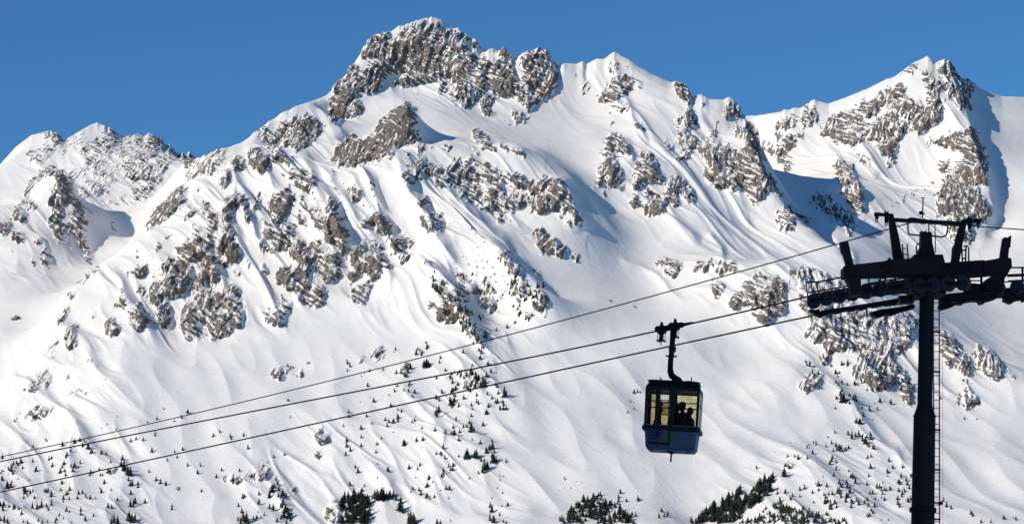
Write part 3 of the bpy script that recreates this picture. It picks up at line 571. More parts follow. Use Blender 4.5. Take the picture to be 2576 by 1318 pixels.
def mountain_mat():
    m, nt, b = newmat('snow_and_rock')
    geo = nt.nodes.new('ShaderNodeNewGeometry'); pos = geo.outputs['Position']
    at_ = nt.nodes.new('ShaderNodeAttribute'); at_.attribute_name = 'rock'
    fine = noise(nt, 1.1, 3, 0.65, pos)
    f = math_(nt, 'ADD', at_.outputs['Fac'], math_(nt, 'MULTIPLY', math_(nt, 'SUBTRACT', fine.outputs['Fac'], 0.5), 0.75))
    mr = nt.nodes.new('ShaderNodeMapRange'); mr.interpolation_type = 'SMOOTHSTEP'
    nt.links.new(f, mr.inputs['Value']); mr.inputs['From Min'].default_value = 0.36; mr.inputs['From Max'].default_value = 0.62
    fac = mr.outputs['Result']
    big = noise(nt, 0.016, 3, 0.6, pos, 1.0)
    mid = noise(nt, 0.12, 4, 0.65, pos, 0.6)
    sm = noise(nt, 0.55, 3, 0.6, pos)
    r1 = ramp(nt, [(0.30, (0.150, 0.141, 0.134)), (0.45, (0.205, 0.195, 0.185)), (0.57, (0.195, 0.156, 0.133)), (0.72, (0.240, 0.228, 0.217))])
    nt.links.new(big.outputs['Fac'], r1.inputs['Fac'])
    r2 = ramp(nt, [(0.30, (0.60, 0.59, 0.58)), (0.5, (0.95, 0.95, 0.95)), (0.68, (1.25, 1.23, 1.20))])
    nt.links.new(mid.outputs['Fac'], r2.inputs['Fac'])
    rock = mix(nt, 1.0, r1.outputs['Color'], r2.outputs['Color'], 'MULTIPLY')
    r3 = ramp(nt, [(0.35, (0.6, 0.6, 0.6)), (0.62, (1.25, 1.25, 1.25))]); nt.links.new(sm.outputs['Fac'], r3.inputs['Fac'])
    rock = mix(nt, 1.0, rock, r3.outputs['Color'], 'MULTIPLY')
    sn = noise(nt, 0.03, 2, 0.5, pos)
    r4 = ramp(nt, [(0.3, (0.84, 0.835, 0.82)), (0.7, (0.875, 0.875, 0.87))]); nt.links.new(sn.outputs['Fac'], r4.inputs['Fac'])
    col = mix(nt, fac, r4.outputs['Color'], rock)
    nt.links.new(col, b.inputs['Base Color'])
    b.inputs['Roughness'].default_value = 0.85; b.inputs['Specular IOR Level'].default_value = 0.15
    bn = noise(nt, 0.25, 5, 0.65, pos)
    bs = noise(nt, 0.06, 3, 0.5, pos)
    hgt = math_(nt, 'ADD', math_(nt, 'MULTIPLY', math_(nt, 'MULTIPLY', bn.outputs['Fac'], fac), 2.2), math_(nt, 'MULTIPLY', bs.outputs['Fac'], 0.9))
    mp = nt.nodes.new('ShaderNodeMapping'); mp.vector_type = 'TEXTURE'; mp.inputs['Rotation'].default_value = (0, 0, math.radians(27)); mp.inputs['Scale'].default_value = (9.0, 70.0, 70.0)
    nt.links.new(pos, mp.inputs['Vector']); br = noise(nt, 1.0, 3, 0.55, mp.outputs['Vector'], 0.4)
    patch = noise(nt, 0.008, 2, 0.5, pos)
    hgt = math_(nt, 'ADD', hgt, math_(nt, 'MULTIPLY', math_(nt, 'MULTIPLY', br.outputs['Fac'], math_(nt, 'SUBTRACT', patch.outputs['Fac'], 0.35)), 2.2))
    b5 = noise(nt, 0.35, 4, 0.6, pos); hgt = math_(nt, 'ADD', hgt, math_(nt, 'MULTIPLY', b5.outputs['Fac'], 0.25))
    bump = nt.nodes.new('ShaderNodeBump'); bump.inputs['Strength'].default_value = 0.8; bump.inputs['Distance'].default_value = 1.0
    nt.links.new(hgt, bump.inputs['Height']); nt.links.new(bump.outputs['Normal'], b.inputs['Normal'])
    return m
def snow_mat():
    m, nt, b = newmat('snow')
    geo = nt.nodes.new('ShaderNodeNewGeometry'); pos = geo.outputs['Position']
    n = noise(nt, 0.2, 4, 0.55, pos); r = ramp(nt, [(0.3, (0.82, 0.82, 0.81)), (0.7, (0.88, 0.88, 0.88))])
    nt.links.new(n.outputs['Fac'], r.inputs['Fac']); nt.links.new(r.outputs['Color'], b.inputs['Base Color'])
    b.inputs['Roughness'].default_value = 0.85
    bump = nt.nodes.new('ShaderNodeBump'); bump.inputs['Strength'].default_value = 0.5; nt.links.new(n.outputs['Fac'], bump.inputs['Height'])
    nt.links.new(bump.outputs['Normal'], b.inputs['Normal'])
    return m
def paint(name, col, rough=0.5, metal=0.0, var=0.25, scale=6.0):
    m, nt, b = newmat(name)
    tc = nt.nodes.new('ShaderNodeTexCoord')
    n = noise(nt, scale, 5, 0.6, tc.outputs['Object'])
    lo = [c*(1-var) for c in col]; hi = [min(1, c*(1+var)) for c in col]
    r = ramp(nt, [(0.3, lo), (0.7, hi)]); nt.links.new(n.outputs['Fac'], r.inputs['Fac'])
    nt.links.new(r.outputs['Color'], b.inputs['Base Color'])
    rr = nt.nodes.new('ShaderNodeMapRange'); rr.inputs['To Min'].default_value = max(0.05, rough-0.12); rr.inputs['To Max'].default_value = min(1, rough+0.15)
    nt.links.new(n.outputs['Fac'], rr.inputs['Value']); nt.links.new(rr.outputs['Result'], b.inputs['Roughness'])
    b.inputs['Metallic'].default_value = metal; b.inputs['Specular IOR Level'].default_value = 0.18
    return m
# ------------------------------------------------------------------ daylight
SUN_TO = Vector((-0.77, -0.47, 0.465)).normalized()
elev = math.asin(SUN_TO.z); azim = math.atan2(SUN_TO.x, SUN_TO.y)     # from +Y towards +X
sc = bpy.context.scene
w = bpy.data.worlds.new('World'); sc.world = w; w.use_nodes = True
nt = w.node_tree; bg = nt.nodes['Background']
sky = nt.nodes.new('ShaderNodeTexSky'); sky.sky_type = 'NISHITA'; sky.sun_disc = False
sky.sun_elevation = elev; sky.sun_rotation = azim
sky.altitude = 2500; sky.air_density = 1.0; sky.dust_density = 0.0; sky.ozone_density = 3.0
tint = nt.nodes.new('ShaderNodeMixRGB'); tint.blend_type = 'MULTIPLY'; tint.inputs[0].default_value = 1.0
tint.inputs[2].default_value = (0.54, 1.10, 1.46, 1)            # deep high-altitude blue
nt.links.new(sky.outputs['Color'], tint.inputs[1]); nt.links.new(tint.outputs[0], bg.inputs['Color']); bg.inputs['Strength'].default_value = 0.068
ld = bpy.data.lights.new('sun', 'SUN'); ld.energy = 3.75; ld.angle = math.radians(0.5); ld.color = (1.0, 0.893, 0.73)
lo = bpy.data.objects.new('sun', ld); C.objects.link(lo); lo.rotation_euler = SUN_TO.to_track_quat('Z', 'Y').to_euler(); lo.location = SUN_TO*500
sc.view_settings.view_transform = 'Standard'; sc.view_settings.look = 'None'
sc.view_settings.exposure = 0.0; sc.view_settings.gamma = 1.0
sc.cycles.use_denoising = True
sc.cycles.max_bounces = 6; sc.cycles.diffuse_bounces = 3; sc.cycles.transparent_max_bounces = 12
mount = grid_mesh('mountain', OX, OY, OZ, {'rock': ROCK}, mountain_mat())
tag(mount, 'snow covered rocky mountain range with bare brown grey crags', 'mountain', None, 'structure')
print('mesh', round(time.time()-T0, 1))
# ------------------------------------------------------------------ the near hillside the tower stands on, and the spur to the south-west that keeps it in shade
def ground_z(x, y):
    x = np.asarray(x, float); y = np.asarray(y, float)
    z = np.interp(y, [-900, 0, 94, 300, 900, 1800, 2040, 2120, 2400], [70, -1.9, -8.5, -42, -90, -45, -19, -22, -60])
    z = z + 1.2*perlin(x/40, y/40, 201) + 6*perlin(x/180, y/180, 203)*np.clip((np.abs(y-60)+np.abs(x)-120)/200, 0, 1) - 0.4
    ux_, uy_ = -0.894, -0.447; vx_, vy_ = 0.447, -0.894
    rx = x-13.4; ry = y-94.0
    s = rx*ux_+ry*uy_; t = rx*vx_+ry*vy_
    win = smooth(-260, -120, t)*(1-smooth(20, 44, t))
    z = z + win*142*np.exp(-0.5*((s-186)/47)**2)*(1+0.05*perlin(x/25, y/25, 205))
    return z
gx_ = np.concatenate([np.linspace(-1500, -320, 40), np.linspace(-300, 200, 126), np.linspace(220, 1500, 40)])
gy_ = np.concatenate([np.linspace(-900, -220, 24), np.linspace(-200, 300, 126), np.linspace(320, 2300, 80)])
ggx, ggy = np.meshgrid(gx_, gy_, indexing='ij')
SNOW = snow_mat()
hill = grid_mesh('snow_slope', ggx, ggy, ground_z(ggx, ggy), None, SNOW)
tag(hill, 'shaded snow slope below the lift tower', 'snow slope', None, 'structure')
# ------------------------------------------------------------------ steel building helpers
def mesh_obj(name, bm, mat, parent=None, sm=False):
    me = bpy.data.meshes.new(name)
    bmesh.ops.recalc_face_normals(bm, faces=bm.faces)
    bm.to_mesh(me); bm.free()
    if sm:
        me.polygons.foreach_set('use_smooth', [True]*len(me.polygons))
    for m in (mat if isinstance(mat, (list, tuple)) else [mat]): me.materials.append(m)
    o = bpy.data.objects.new(name, me); C.objects.link(o)
    if parent is not None:
        o.parent = parent
    return o
def add_prism(bm, pts, off):
    """closed outline (world points) pushed along off"""
    a = [bm.verts.new(p) for p in pts]; b = [bm.verts.new(Vector(p)+Vector(off)) for p in pts]
    n = len(a)
    bm.faces.new(a); bm.faces.new(b[::-1])
    for i in range(n): bm.faces.new((a[i], b[i], b[(i+1) % n], a[(i+1) % n]))
def add_tube(bm, pts, r, seg=8, cap=True):
    pts = [Vector(p) for p in pts]; rings = []
    rr = r if isinstance(r, (list, tuple)) else [r]*len(pts)
    up = Vector((0.13, 0.31, 0.94)).normalized()
    for i, p in enumerate(pts):
        d = (pts[min(i+1, len(pts)-1)]-pts[max(i-1, 0)]).normalized()
        u = d.cross(up)
        if u.length < 1e-3: u = d.cross(Vector((1, 0, 0)))
        u.normalize(); v = d.cross(u)
        rings.append([bm.verts.new(p+(u*math.cos(a)+v*math.sin(a))*rr[i]) for a in [2*math.pi*k/seg for k in range(seg)]])
    for a, b in zip(rings[:-1], rings[1:]):
        for k in range(seg): bm.faces.new((a[k], a[(k+1) % seg], b[(k+1) % seg], b[k]))
    if cap:
        bm.faces.new(rings[0][::-1]); bm.faces.new(rings[-1])
def add_box(bm, c, sx, sy, sz, rot=None):
    c = Vector(c); vs = []
    for x in (-.5, .5):
        for y in (-.5, .5):
            for z in (-.5, .5):
                p = Vector((x*sx, y*sy, z*sz)); p = rot @ p if rot is not None else p
                vs.append(bm.verts.new(c+p))
    for f in ((0, 1, 3, 2), (4, 6, 7, 5), (0, 4, 5, 1), (2, 3, 7, 6), (0, 2, 6, 4), (1, 5, 7, 3)):
        bm.faces.new([vs[i] for i in f])
def add_beam(bm, a, b, w, h):
    a = Vector(a); b = Vector(b); d = (b-a); L = d.length
    add_box(bm, (a+b)/2, L, w, h, d.to_track_quat('X', 'Z').to_matrix())
def lathe_along(bm, c, axis, prof, seg=24):
    """prof = (offset along axis, radius)"""
    axis = Vector(axis).normalized(); u = axis.cross(Vector((0, 0, 1))).normalized(); v = axis.cross(u); c = Vector(c)
    rings = [[bm.verts.new(c+axis*o+(u*math.cos(2*math.pi*k/seg)+v*math.sin(2*math.pi*k/seg))*r) for k in range(seg)] for o, r in prof]
    for a, b in zip(rings[:-1], rings[1:]):
        for k in range(seg): bm.faces.new((a[k], a[(k+1) % seg], b[(k+1) % seg], b[k]))
    bm.faces.new(rings[0][::-1]); bm.faces.new(rings[-1])

def LY(px): return 1.0/(0.00769 + 1.365e-6*px)          # distance of the near rope at a picture column
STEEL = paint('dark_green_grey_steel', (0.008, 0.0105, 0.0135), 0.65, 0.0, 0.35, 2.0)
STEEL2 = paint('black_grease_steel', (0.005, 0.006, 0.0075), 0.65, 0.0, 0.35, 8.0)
GALV = paint('galvanised_rail', (0.030, 0.032, 0.035), 0.6, 0.2, 0.25, 5.0)
RUBBER = paint('sheave_rubber', (0.035, 0.042, 0.055), 0.8, 0.0, 0.3, 10.0)
ROPE = paint('wire_rope', (0.014, 0.014, 0.015), 0.6, 0.3, 0.3, 30.0)

YP = 94.5                                                 # the pole
top = at(2331.5, 745, YP); mid = at(2321.5, 1281, YP)
ax = (top-mid); base_t = (-8.9-mid.z)/ax.z
pole_base = mid + ax*base_t
tower = empty('lift_tower', pole_base, 'tall dark steel lift tower with ladder, crossarm and rows of sheaves', 'lift tower')
def tp(bm): bm.transform(Matrix.Translation(-pole_base)); return bm
def T(name, bm, mat, parent=None, sm=False):
    tp(bm); return mesh_obj(name, bm, mat, parent or tower, sm)
PX_M = K*YP
# pole: wide lower tube, cone, slimmer upper tube
def on_axis(py):
    lo, hi = -0.5, 2.0
    for _ in range(60):
        m_ = (lo+hi)/2; p = mid+ax*m_
        y = pix(p.x/p.y, p.z/p.y)[1]
        if y > py: lo = m_
        else: hi = m_
    return mid+ax*lo
bm = bmesh.new()
r1, r2 = 28.2*PX_M, 18.8*PX_M
prof = [(pole_base - ax.normalized()*0.8, r1*1.03), (on_axis(1290), r1*1.02), (on_axis(1286), r1*1.02), (on_axis(1047), r1*0.975), (on_axis(1044), r1*0.965), (on_axis(1022), r2*1.02), (on_axis(1019), r2*1.0), (on_axis(700), r2*0.99), (on_axis(585), r2*0.52)]
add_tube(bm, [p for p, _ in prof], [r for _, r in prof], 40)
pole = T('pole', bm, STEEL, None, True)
bm = bmesh.new(); add_tube(bm, [on_axis(1288), on_axis(1286.5), on_axis(1277.5), on_axis(1276)], [r1*1.12, r1*1.20, r1*1.20, r1*1.12], 40)
for k in range(20):
    a = 2*math.pi*k/20; c = on_axis(1282)+Vector((math.cos(a), math.sin(a), 0))*r1*1.12
    add_tube(bm, [c+Vector((0, 0, -0.085)), c+Vector((0, 0, 0.085))], 0.016, 6)
T('flange', bm, STEEL2)
bm = bmesh.new(); add_tube(bm, [on_axis(1024), on_axis(1019)], r2*1.06, 40); add_tube(bm, [on_axis(1049), on_axis(1044)], r1*1.01, 40)
T('weld_collar', bm, STEEL2)
# concrete footing
bm = bmesh.new(); add_box(bm, pole_base+Vector((0, 0, -0.3)), 2.0, 2.0, 1.4); T('footing', bm, paint('concrete', (0.3, 0.29, 0.27), 0.9))
# ladder on the right flank of the pole
lad = None
bm = bmesh.new()
def lrail(k, py): return at((2347.5 if k == 0 else 2362.5)+(2.0 if k == 0 else 1.3)*(py-760)/550, py, YP-0.18)
pys = list(range(752, 2060, 40))
for k in (0, 1): add_tube(bm, [lrail(k, y) for y in pys], 0.022, 6)
lad = T('ladder', bm, GALV)
y = 762.0
while y < 2040:
    bm = bmesh.new(); a, b = lrail(0, y), lrail(1, y); add_tube(bm, [a, b], 0.013, 6); T('rung', bm, GALV, lad)
    y += 20.3
for y in (835, 935, 1081, 1181, 1264, 1305, 1450, 1600, 1760, 1920):
    bm = bmesh.new(); add_beam(bm, on_axis(y)+Vector((r2*0.7, -0.1, 0)), lrail(1, y)+Vector((0.03, 0.0, 0)), 0.07, 0.055); T('ladder_bracket', bm, STEEL2)
bm = bmesh.new(); add_prism(bm, [at(2362, 1262, YP-.2), at(2372, 1258, YP-.2), at(2372, 1268, YP-.2), at(2362, 1270, YP-.2)], (0, .2, 0)); T('cable_guide', bm, STEEL2)
bm = bmesh.new(); add_tube(bm, [at(2371, 780, YP-.1), at(2371.5, 1100, YP-.1), at(2372, 1320, YP-.1), at(2373, 2050, YP-.1)], 0.005, 5); T('safety_line', bm, GALV)

def poly(bm, pts, Y, thick):
    f = Y if callable(Y) else (lambda p: Y)
    add_prism(bm, [at(x, y, f(x)) for x, y in pts], (0, thick, 0))
# crossarm: near beam, far beam, end blocks
bm = bmesh.new()
poly(bm, [(2122, 671), (2125, 668), (2240, 655), (2372, 641), (2373, 690), (2240, 690), (2123, 695.5)], 92.2, 0.9)
for x0, y0 in ((2132, 667), (2229, 655)):
    poly(bm, [(x0-1, y0+26), (x0+4, y0+26), (x0+4, y0+0.5), (x0-1, y0+1)], 92.12, 0.06)
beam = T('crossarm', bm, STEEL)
bm = bmesh.new()
poly(bm, [(2371, 661), (2440, 656), (2475, 656), (2500, 652), (2513, 649), (2541, 648), (2545, 653), (2546, 673), (2536, 684), (2500, 687), (2440, 692), (2371, 697)], 95.2, 0.9)
poly(bm, [(2450, 655), (2477, 654), (2477, 657), (2450, 658)], 95.1, 0.5)
for x in (2446, 2476): poly(bm, [(x, 657), (x+7, 656.5), (x+7, 690), (x, 690.5)], 95.1, 0.2)
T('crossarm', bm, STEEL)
bm = bmesh.new(); poly(bm, [(2126, 692), (2200, 691), (2166, 697), (2167, 742), (2140, 742), (2139, 718), (2129, 702)], 92.35, 0.55)
T('hanger_bracket', bm, STEEL)
bm = bmesh.new(); poly(bm, [(2500, 684), (2541, 680), (2527, 702), (2526, 735), (2502, 738), (2499, 700)], 95.4, 0.55)
T('hanger_bracket', bm, STEEL)
bm = bmesh.new(); poly(bm, [(2300, 640), (2372, 640), (2386, 690), (2380, 738), (2300, 742), (2292, 700)], 93.2, 1.6)
poly(bm, [(2292, 700), (2384, 696), (2384, 722), (2292, 728)], 92.9, .5)
T('pole_head', bm, STEEL)
# round lamp like drum on the near beam
bm = bmesh.new(); lathe_along(bm, at(2231, 667, 92.2), (0, 1, 0), [(-.16, .0), (-.16, .11), (-.12, .15), (0.02, .15)], 20); T('bearing_cap', bm, STEEL2, beam, False)
bm = bmesh.new(); poly(bm, [(2232, 656), (2236, 650), (2238, 646), (2241, 651), (2249, 655)], 92.4, .2); T('lifting_eye', bm, STEEL2, beam)
# end posts
def post(name, pts, Y, th, par=None):
    b = bmesh.new(); poly(b, pts, Y, th); return T(name, b, STEEL, par)
post('end_post', [(2113, 610), (2118, 608), (2132, 607.5), (2134.5, 610), (2148, 668), (2130, 668), (2122, 640), (2117, 632), (2116, 622)], 92.4, 0.35)
post('end_post', [(2524.5, 598), (2530, 596), (2534, 598), (2537, 596), (2542, 592), (2544.5, 594), (2542, 622), (2539, 624), (2536, 652), (2516, 653)], 95.4, 0.35)
post('centre_mast', [(2318, 580), (2322, 583), (2326, 583), (2329, 578), (2331, 584), (2340, 583), (2343, 600), (2354, 645), (2312, 647), (2317, 625)], 93.6, 0.5)
post('motor_box', [(2313, 624), (2330, 622), (2332, 645), (2309, 648)], 93.0, 0.45)
# gantry: two raking legs and the top beam with its rope hooks
post('gantry_leg', [(2235, 541), (2248, 541), (2261, 592), (2273, 655), (2249, 658), (2241, 592)], 93.2, 0.25)
post('gantry_leg', [(2420, 553), (2434, 551), (2426, 592), (2413, 662), (2392, 664), (2407, 592)], 94.6, 0.25)
bm = bmesh.new()
poly(bm, [(2200, 535), (2204, 534.5), (2228, 536), (2247, 537.5), (2250, 548), (2284, 550), (2290, 547), (2300, 547), (2316, 551), (2350, 554), (2422, 557.5), (2424, 550), (2468, 551), (2469, 558), (2430, 561), (2424, 566), (2330, 561), (2249, 556.5), (2246, 543), (2201, 542)], lambda x: 93.2+(x-2240)*0.0075, 0.2)
gantry = T('gantry_beam', bm, STEEL)
for x, y0, y1, Y in ((2206, 536, 557, 93.0), (2230, 533, 567, 93.1), (2439.5, 547, 582, 94.6), (2461.5, 552, 573, 94.8)):
    bm = bmesh.new(); r = 2.6
    ring = [(x-5, y0+3), (x-3, y0-4), (x-1, y0), (x+2, y0), (x+5, y0-4), (x+5.5, y0+3), (x+4, y1-8), (x+3.4, y1-1), (x+1, y1+1.5), (x-1, y1+1.5), (x-3, y1-1), (x-3.8, y1-8)]
    # plate with an open eye at the foot
    poly(bm, ring[:7]+[(x+1.5, y1-6.5), (x-1.5, y1-6.5)]+ring[11:], Y, 0.1)
    poly(bm, [(x-3.8, y1-7), (x-1.5, y1-6.5), (x-2.0, y1-2), (x, y1-0.4), (x, y1+2), (x-3, y1)], Y+.002, 0.1)
    poly(bm, [(x+3.8, y1-7), (x+1.5, y1-6.5), (x+2.0, y1-2), (x, y1-0.4), (x, y1+2), (x+3, y1)], Y+.002, 0.1)
    T('rope_hook', bm, STEEL2)
bm = bmesh.new()
for i in range(26):
    x = 2292+i*5.2+random.uniform(-2, 2); y = 549.5+(x-2292)*0.075
    h = random.uniform(1.0, 3.2)
    poly(bm, [(x-2.5, y+9), (x-2, y-h*.5), (x+1, y-h), (x+3, y+9+random.uniform(0, 4))], 93.5+(x-2240)*0.0075, 0.12)
T('pulley_row', bm, STEEL2, gantry)
def wire(name, pts, Y, r, par=None, mat=None):
    b = bmesh.new(); add_tube(b, [at(x, y, Y) for x, y in pts], r, 6); return T(name, b, mat or GALV, par)
wire('antenna', [(2322, 498), (2321.6, 515), (2320.5, 548)], 93.7, 0.022)
bm = bmesh.new(); add_tube(bm, [at(2317, 498, 93.7), at(2326.5, 498.5, 93.7)], 0.014, 6); T('antenna_crosspiece', bm, STEEL2)
bm = bmesh.new(); add_box(bm, at(2317, 535, 93.7), .13, .1, .09); add_box(bm, at(2320, 538, 93.7), .16, .1, .05); T('antenna_bracket', bm, STEEL2)
wire('antenna_lead', [(2322, 538), (2342, 552)], 93.8, .006)
wire('guard_hoop', [(2284, 556), (2284, 575), (2285, 586), (2289, 590), (2300, 591), (2318, 592.5)], 93.5, 0.028)
wire('guard_hoop', [(2385, 560), (2384, 577), (2381, 590), (2377, 594.5), (2370, 596), (2355, 595), (2340, 593)], 94.1, 0.028)
wire('guard_hoop', [(2336, 558), (2337, 590)], 93.9, 0.022); wire('guard_hoop', [(2352, 560), (2353.5, 636)], 93.9, 0.018)
wire('handrail', [(2306, 643), (2305, 622), (2307, 614), (2313, 612.5), (2320, 612.5)], 92.9, 0.026)
bm = bmesh.new()
for x in (2270, 2282): add_tube(bm, [at(x, 614, 92.9), at(x+3, 655, 92.9)], 0.025, 6)
for y in (625, 640): add_tube(bm, [at(2270.8, y, 92.9), at(2284, y+.4, 92.9)], 0.016, 6)
T('short_ladder', bm, GALV)
bm = bmesh.new()
for pts in ([(2394, 660), (2396, 625), (2399, 619), (2410, 617)], [(2424, 619), (2434, 619), (2437, 626), (2437, 658)], [(2419, 621), (2421, 658)], [(2430, 620), (2429, 658)], [(2421, 630), (2430, 629)], [(2421, 650), (2430, 651)]):
    add_tube(bm, [at(x, y, 95.3) for x, y in pts], 0.028, 6)
T('ladder_cage', bm, GALV)
# catwalk with railings along the near rope
def LYn(x): return LY(x)+0.55
bm = bmesh.new()
rl = []
def R(pts, r=0.024, Y=None): add_tube(bm, [at(x, y, (LYn(x) if Y is None else Y)) for x, y in pts], r, 6)
R([(2027, 709), (2055, 710), (2090, 703), (2123, 696)], .03); R([(2028, 709), (2032, 748)]); R([(2056, 710), (2058, 744)])
R([(2185, 690), (2187, 735)]); R([(2251, 688), (2254, 735)], .035)
R([(2170, 716), (2240, 704), (2300, 696)]); R([(2190, 722), (2254, 712), (2300, 706)])
R([(2222, 688), (2207, 716)], .03); R([(2235, 688), (2220, 716)], .03); R([(2216, 700), (2228, 700)])
R([(2252, 690), (2290, 687)]); R([(2285, 686), (2286, 716)]); R([(2275, 684), (2276, 716)], .015); R([(2265, 683), (2262, 700), (2280, 690)], .03)
R([(2034, 735), (2090, 727), (2140, 718)]); R([(2040, 742), (2100, 733), (2150, 722)])
T('catwalk_railing', bm, GALV)
bm = bmesh.new()
def R2(pts, r=0.024): add_tube(bm, [at(x, y, 96.2) for x, y in pts], r, 6)
R2([(2430, 693), (2468, 695), (2510, 692)], .03); R2([(2436, 706), (2470, 706)]); R2([(2468, 687), (2470, 730)], .045); R2([(2455, 686), (2455, 696)], .03)
R2([(2540, 673), (2576, 673), (2640, 672)], .028); R2([(2534, 695), (2576, 693), (2640, 691)], .03); R2([(2536, 707), (2576, 705), (2640, 702)], .03)
R2([(2572, 673), (2573, 735)], .04); R2([(2440, 718), (2490, 712), (2576, 706)]); R2([(2620, 673), (2621, 735)], .04)
T('catwalk_railing', bm, GALV)
bm = bmesh.new()
poly(bm, [(2480, 703), (2497, 693), (2512, 691), (2512, 728), (2478, 726)], 95.0, 0.6)
T('junction_box', bm, STEEL2)
# near sheave train: rocker beams and twelve wheels
wheels = [(2047, 758), (2077.5, 751), (2111, 745), (2144, 739), (2179, 734), (2214, 728.5), (2247, 724), (2280, 721), (2314.6, 718.7), (2350, 716), (2386, 714.5), (2424, 712.6)]
rd = (at(2300, 720, LY(2300))-at(2150, 739, LY(2150))); rd.z = 0; rd.normalize()
wax = Vector((rd.y, -rd.x, 0))
if wax.y > 0: wax = -wax                                # wheel axle towards the viewer
bm = bmesh.new()
for i in range(0, 12, 2):
    a = at(*wheels[i], LY(wheels[i][0])); b = at(*wheels[i+1], LY(wheels[i+1][0]))
    add_beam(bm, a-wax*0.16, b-wax*0.16, 0.05, 0.13); add_beam(bm, a+wax*0.15, b+wax*0.15, 0.03, 0.10)
for i in range(0, 12, 4):
    g = [at(wheels[j][0], wheels[j][1], LY(wheels[j][0])) for j in range(i, i+4)]
    a = (g[0]+g[1])/2; b = (g[2]+g[3])/2
    add_beam(bm, a-wax*0.24+Vector((0, 0, -.02)), b-wax*0.24+Vector((0, 0, -.02)), 0.06, 0.17)
a = at(2062, 750, LY(2062))-wax*.33; b = at(2405, 711, LY(2405))-wax*.33
add_beam(bm, a, b, 0.07, 0.2)
sheave_frame = T('sheave_assembly', bm, STEEL2)
wheel_me = None
for i, (x, y) in enumerate(wheels):
    c = at(x, y, LY(x)); R_ = 18.6*K*LY(x)
    if wheel_me is None:
        bm = bmesh.new(); lathe_along(bm, (0, 0, 0), wax, [(-.075, R_*.8), (-.075, R_), (-.02, R_*.97), (.0, R_*.93), (.02, R_*.97), (.075, R_), (.08, R_*.86), (.035, R_*.80), (.03, R_*.35), (.075, R_*.3), (.08, R_*.12)], 28)
        o = mesh_obj('sheave_wheel', bm, RUBBER, sheave_frame); wheel_me = o
    else:
        o = wheel_me.copy(); C.objects.link(o)
    o.parent = sheave_frame; o.location = c-pole_base
# guide shoes and rear sheave train
bm = bmesh.new()
poly(bm, [(2036, 779), (2048, 779), (2066, 776), (2060, 782), (2095, 776), (2150, 768), (2200, 760), (2260, 750), (2260, 762), (2225, 766), (2200, 772), (2190, 770), (2172, 778), (2160, 776), (2146, 781), (2130, 780), (2108, 787), (2092, 786), (2066, 796), (2056, 792)], lambda x: LY(x)+3.2, 0.5)
poly(bm, [(2262, 744), (2300, 741), (2300, 760), (2268, 762)], 94.0, 0.6)
poly(bm, [(2196, 783), (2215, 778), (2262, 772), (2300, 764), (2302, 774), (2280, 780), (2262, 785), (2245, 792), (2232, 790), (2212, 797), (2203, 796), (2192, 790)], lambda x: LY(x)+3.4, 0.5)
for x0, x1, y0, y1 in ((2225, 2262, 769, 764), (2118, 2160, 779, 772)):
    poly(bm, [(x0, y0), (x1, y1), (x1, y1+2.2), (x0, y0+2.5)], lambda x: LY(x)+3.3, .1)
T('sheave_assembly', bm, STEEL2)
wire('handrail', [(2180, 776), (2181.5, 798)], 94.8, 0.035); wire('handrail', [(2181, 790), (2196, 785)], 94.8, 0.02)
bm = bmesh.new()
poly(bm, [(2362, 741), (2420, 735), (2475, 729), (2530, 724), (2640, 712), (2640, 748), (2574, 757), (2574, 752), (2556, 755), (2552, 759), (2545, 762), (2537, 760), (2533, 757), (2527, 756), (2527, 746), (2513, 746), (2508, 750), (2490, 756), (2482, 757), (2476, 763), (2466, 763), (2463, 757), (2450, 756), (2430, 759), (2424, 764), (2410, 764), (2408, 758), (2395, 758), (2387, 762), (2372, 764), (2366, 757)], 95.6, 0.5)
poly(bm, [(2366, 758), (2410, 763), (2398, 770), (2380, 776), (2368, 779), (2362, 772)], 95.4, 0.4)
poly(bm, [(2430, 722), (2445, 712), (2470, 714), (2490, 708), (2500, 730), (2440, 736), (2428, 731)], 95.5, 0.5)
rear = T('sheave_assembly', bm, STEEL2)
for (x, y) in ((2512, 726), (2559, 722), (2604, 716)):
    o = wheel_me.copy(); C.objects.link(o); o.parent = rear; o.location = at(x, y, 95.4)-pole_base

# ------------------------------------------------------------------ ropes
def rope(name, label, pts, fY, r, deg, tail):
    pts = np.array(pts, float); cf = np.polyfit(pts[:, 0]/1000, pts[:, 1], deg)
    P_ = [at(x, np.polyval(cf, x/1000), fY(x)) for x in np.arange(-900, pts[-1, 0]+1, 25.0)]
    P_ += [at(x, y, fY(x)) for x, y in tail]
    b = bmesh.new(); add_tube(b, P_, r, 8)
    o = mesh_obj(name, b, ROPE, None, True)
    tag(o, label, 'cable', 'steel cables of the lift line'); return o
rope('cable', 'middle black cable that carries the gondola cabin', [(0, 1160), (430, 1076), (859, 989.5), (1290, 907), (1653, 834), (1715, 819), (2033, 745)], LY, 0.029, 3,
     [(2047, 742), (2111, 729), (2179, 718), (2247, 708), (2314, 702.5), (2386, 698.5), (2424, 696.5), (2576, 690), (2760, 680)])
rope('cable', 'lowest black cable, passing just behind the gondola hanger', [(0, 1237), (430, 1145), (859, 1049.5), (1290, 957), (1717, 864), (2053, 792)], lambda x: LY(x)+3.4, 0.029, 3,
     [(2150, 774), (2300, 752), (2440, 738), (2576, 728), (2760, 710)])
rope('cable', 'uppermost thin black cable running up to the tower top beam', [(0, 1149), (430, 1053), (859, 949), (1290, 841), (1717, 723), (1952, 659), (2110, 610), (2300, 559)], lambda x: LY(x)+1.6, 0.021, 3,
     [(2350, 558), (2440, 566), (2463, 570), (2576, 578), (2760, 592)])
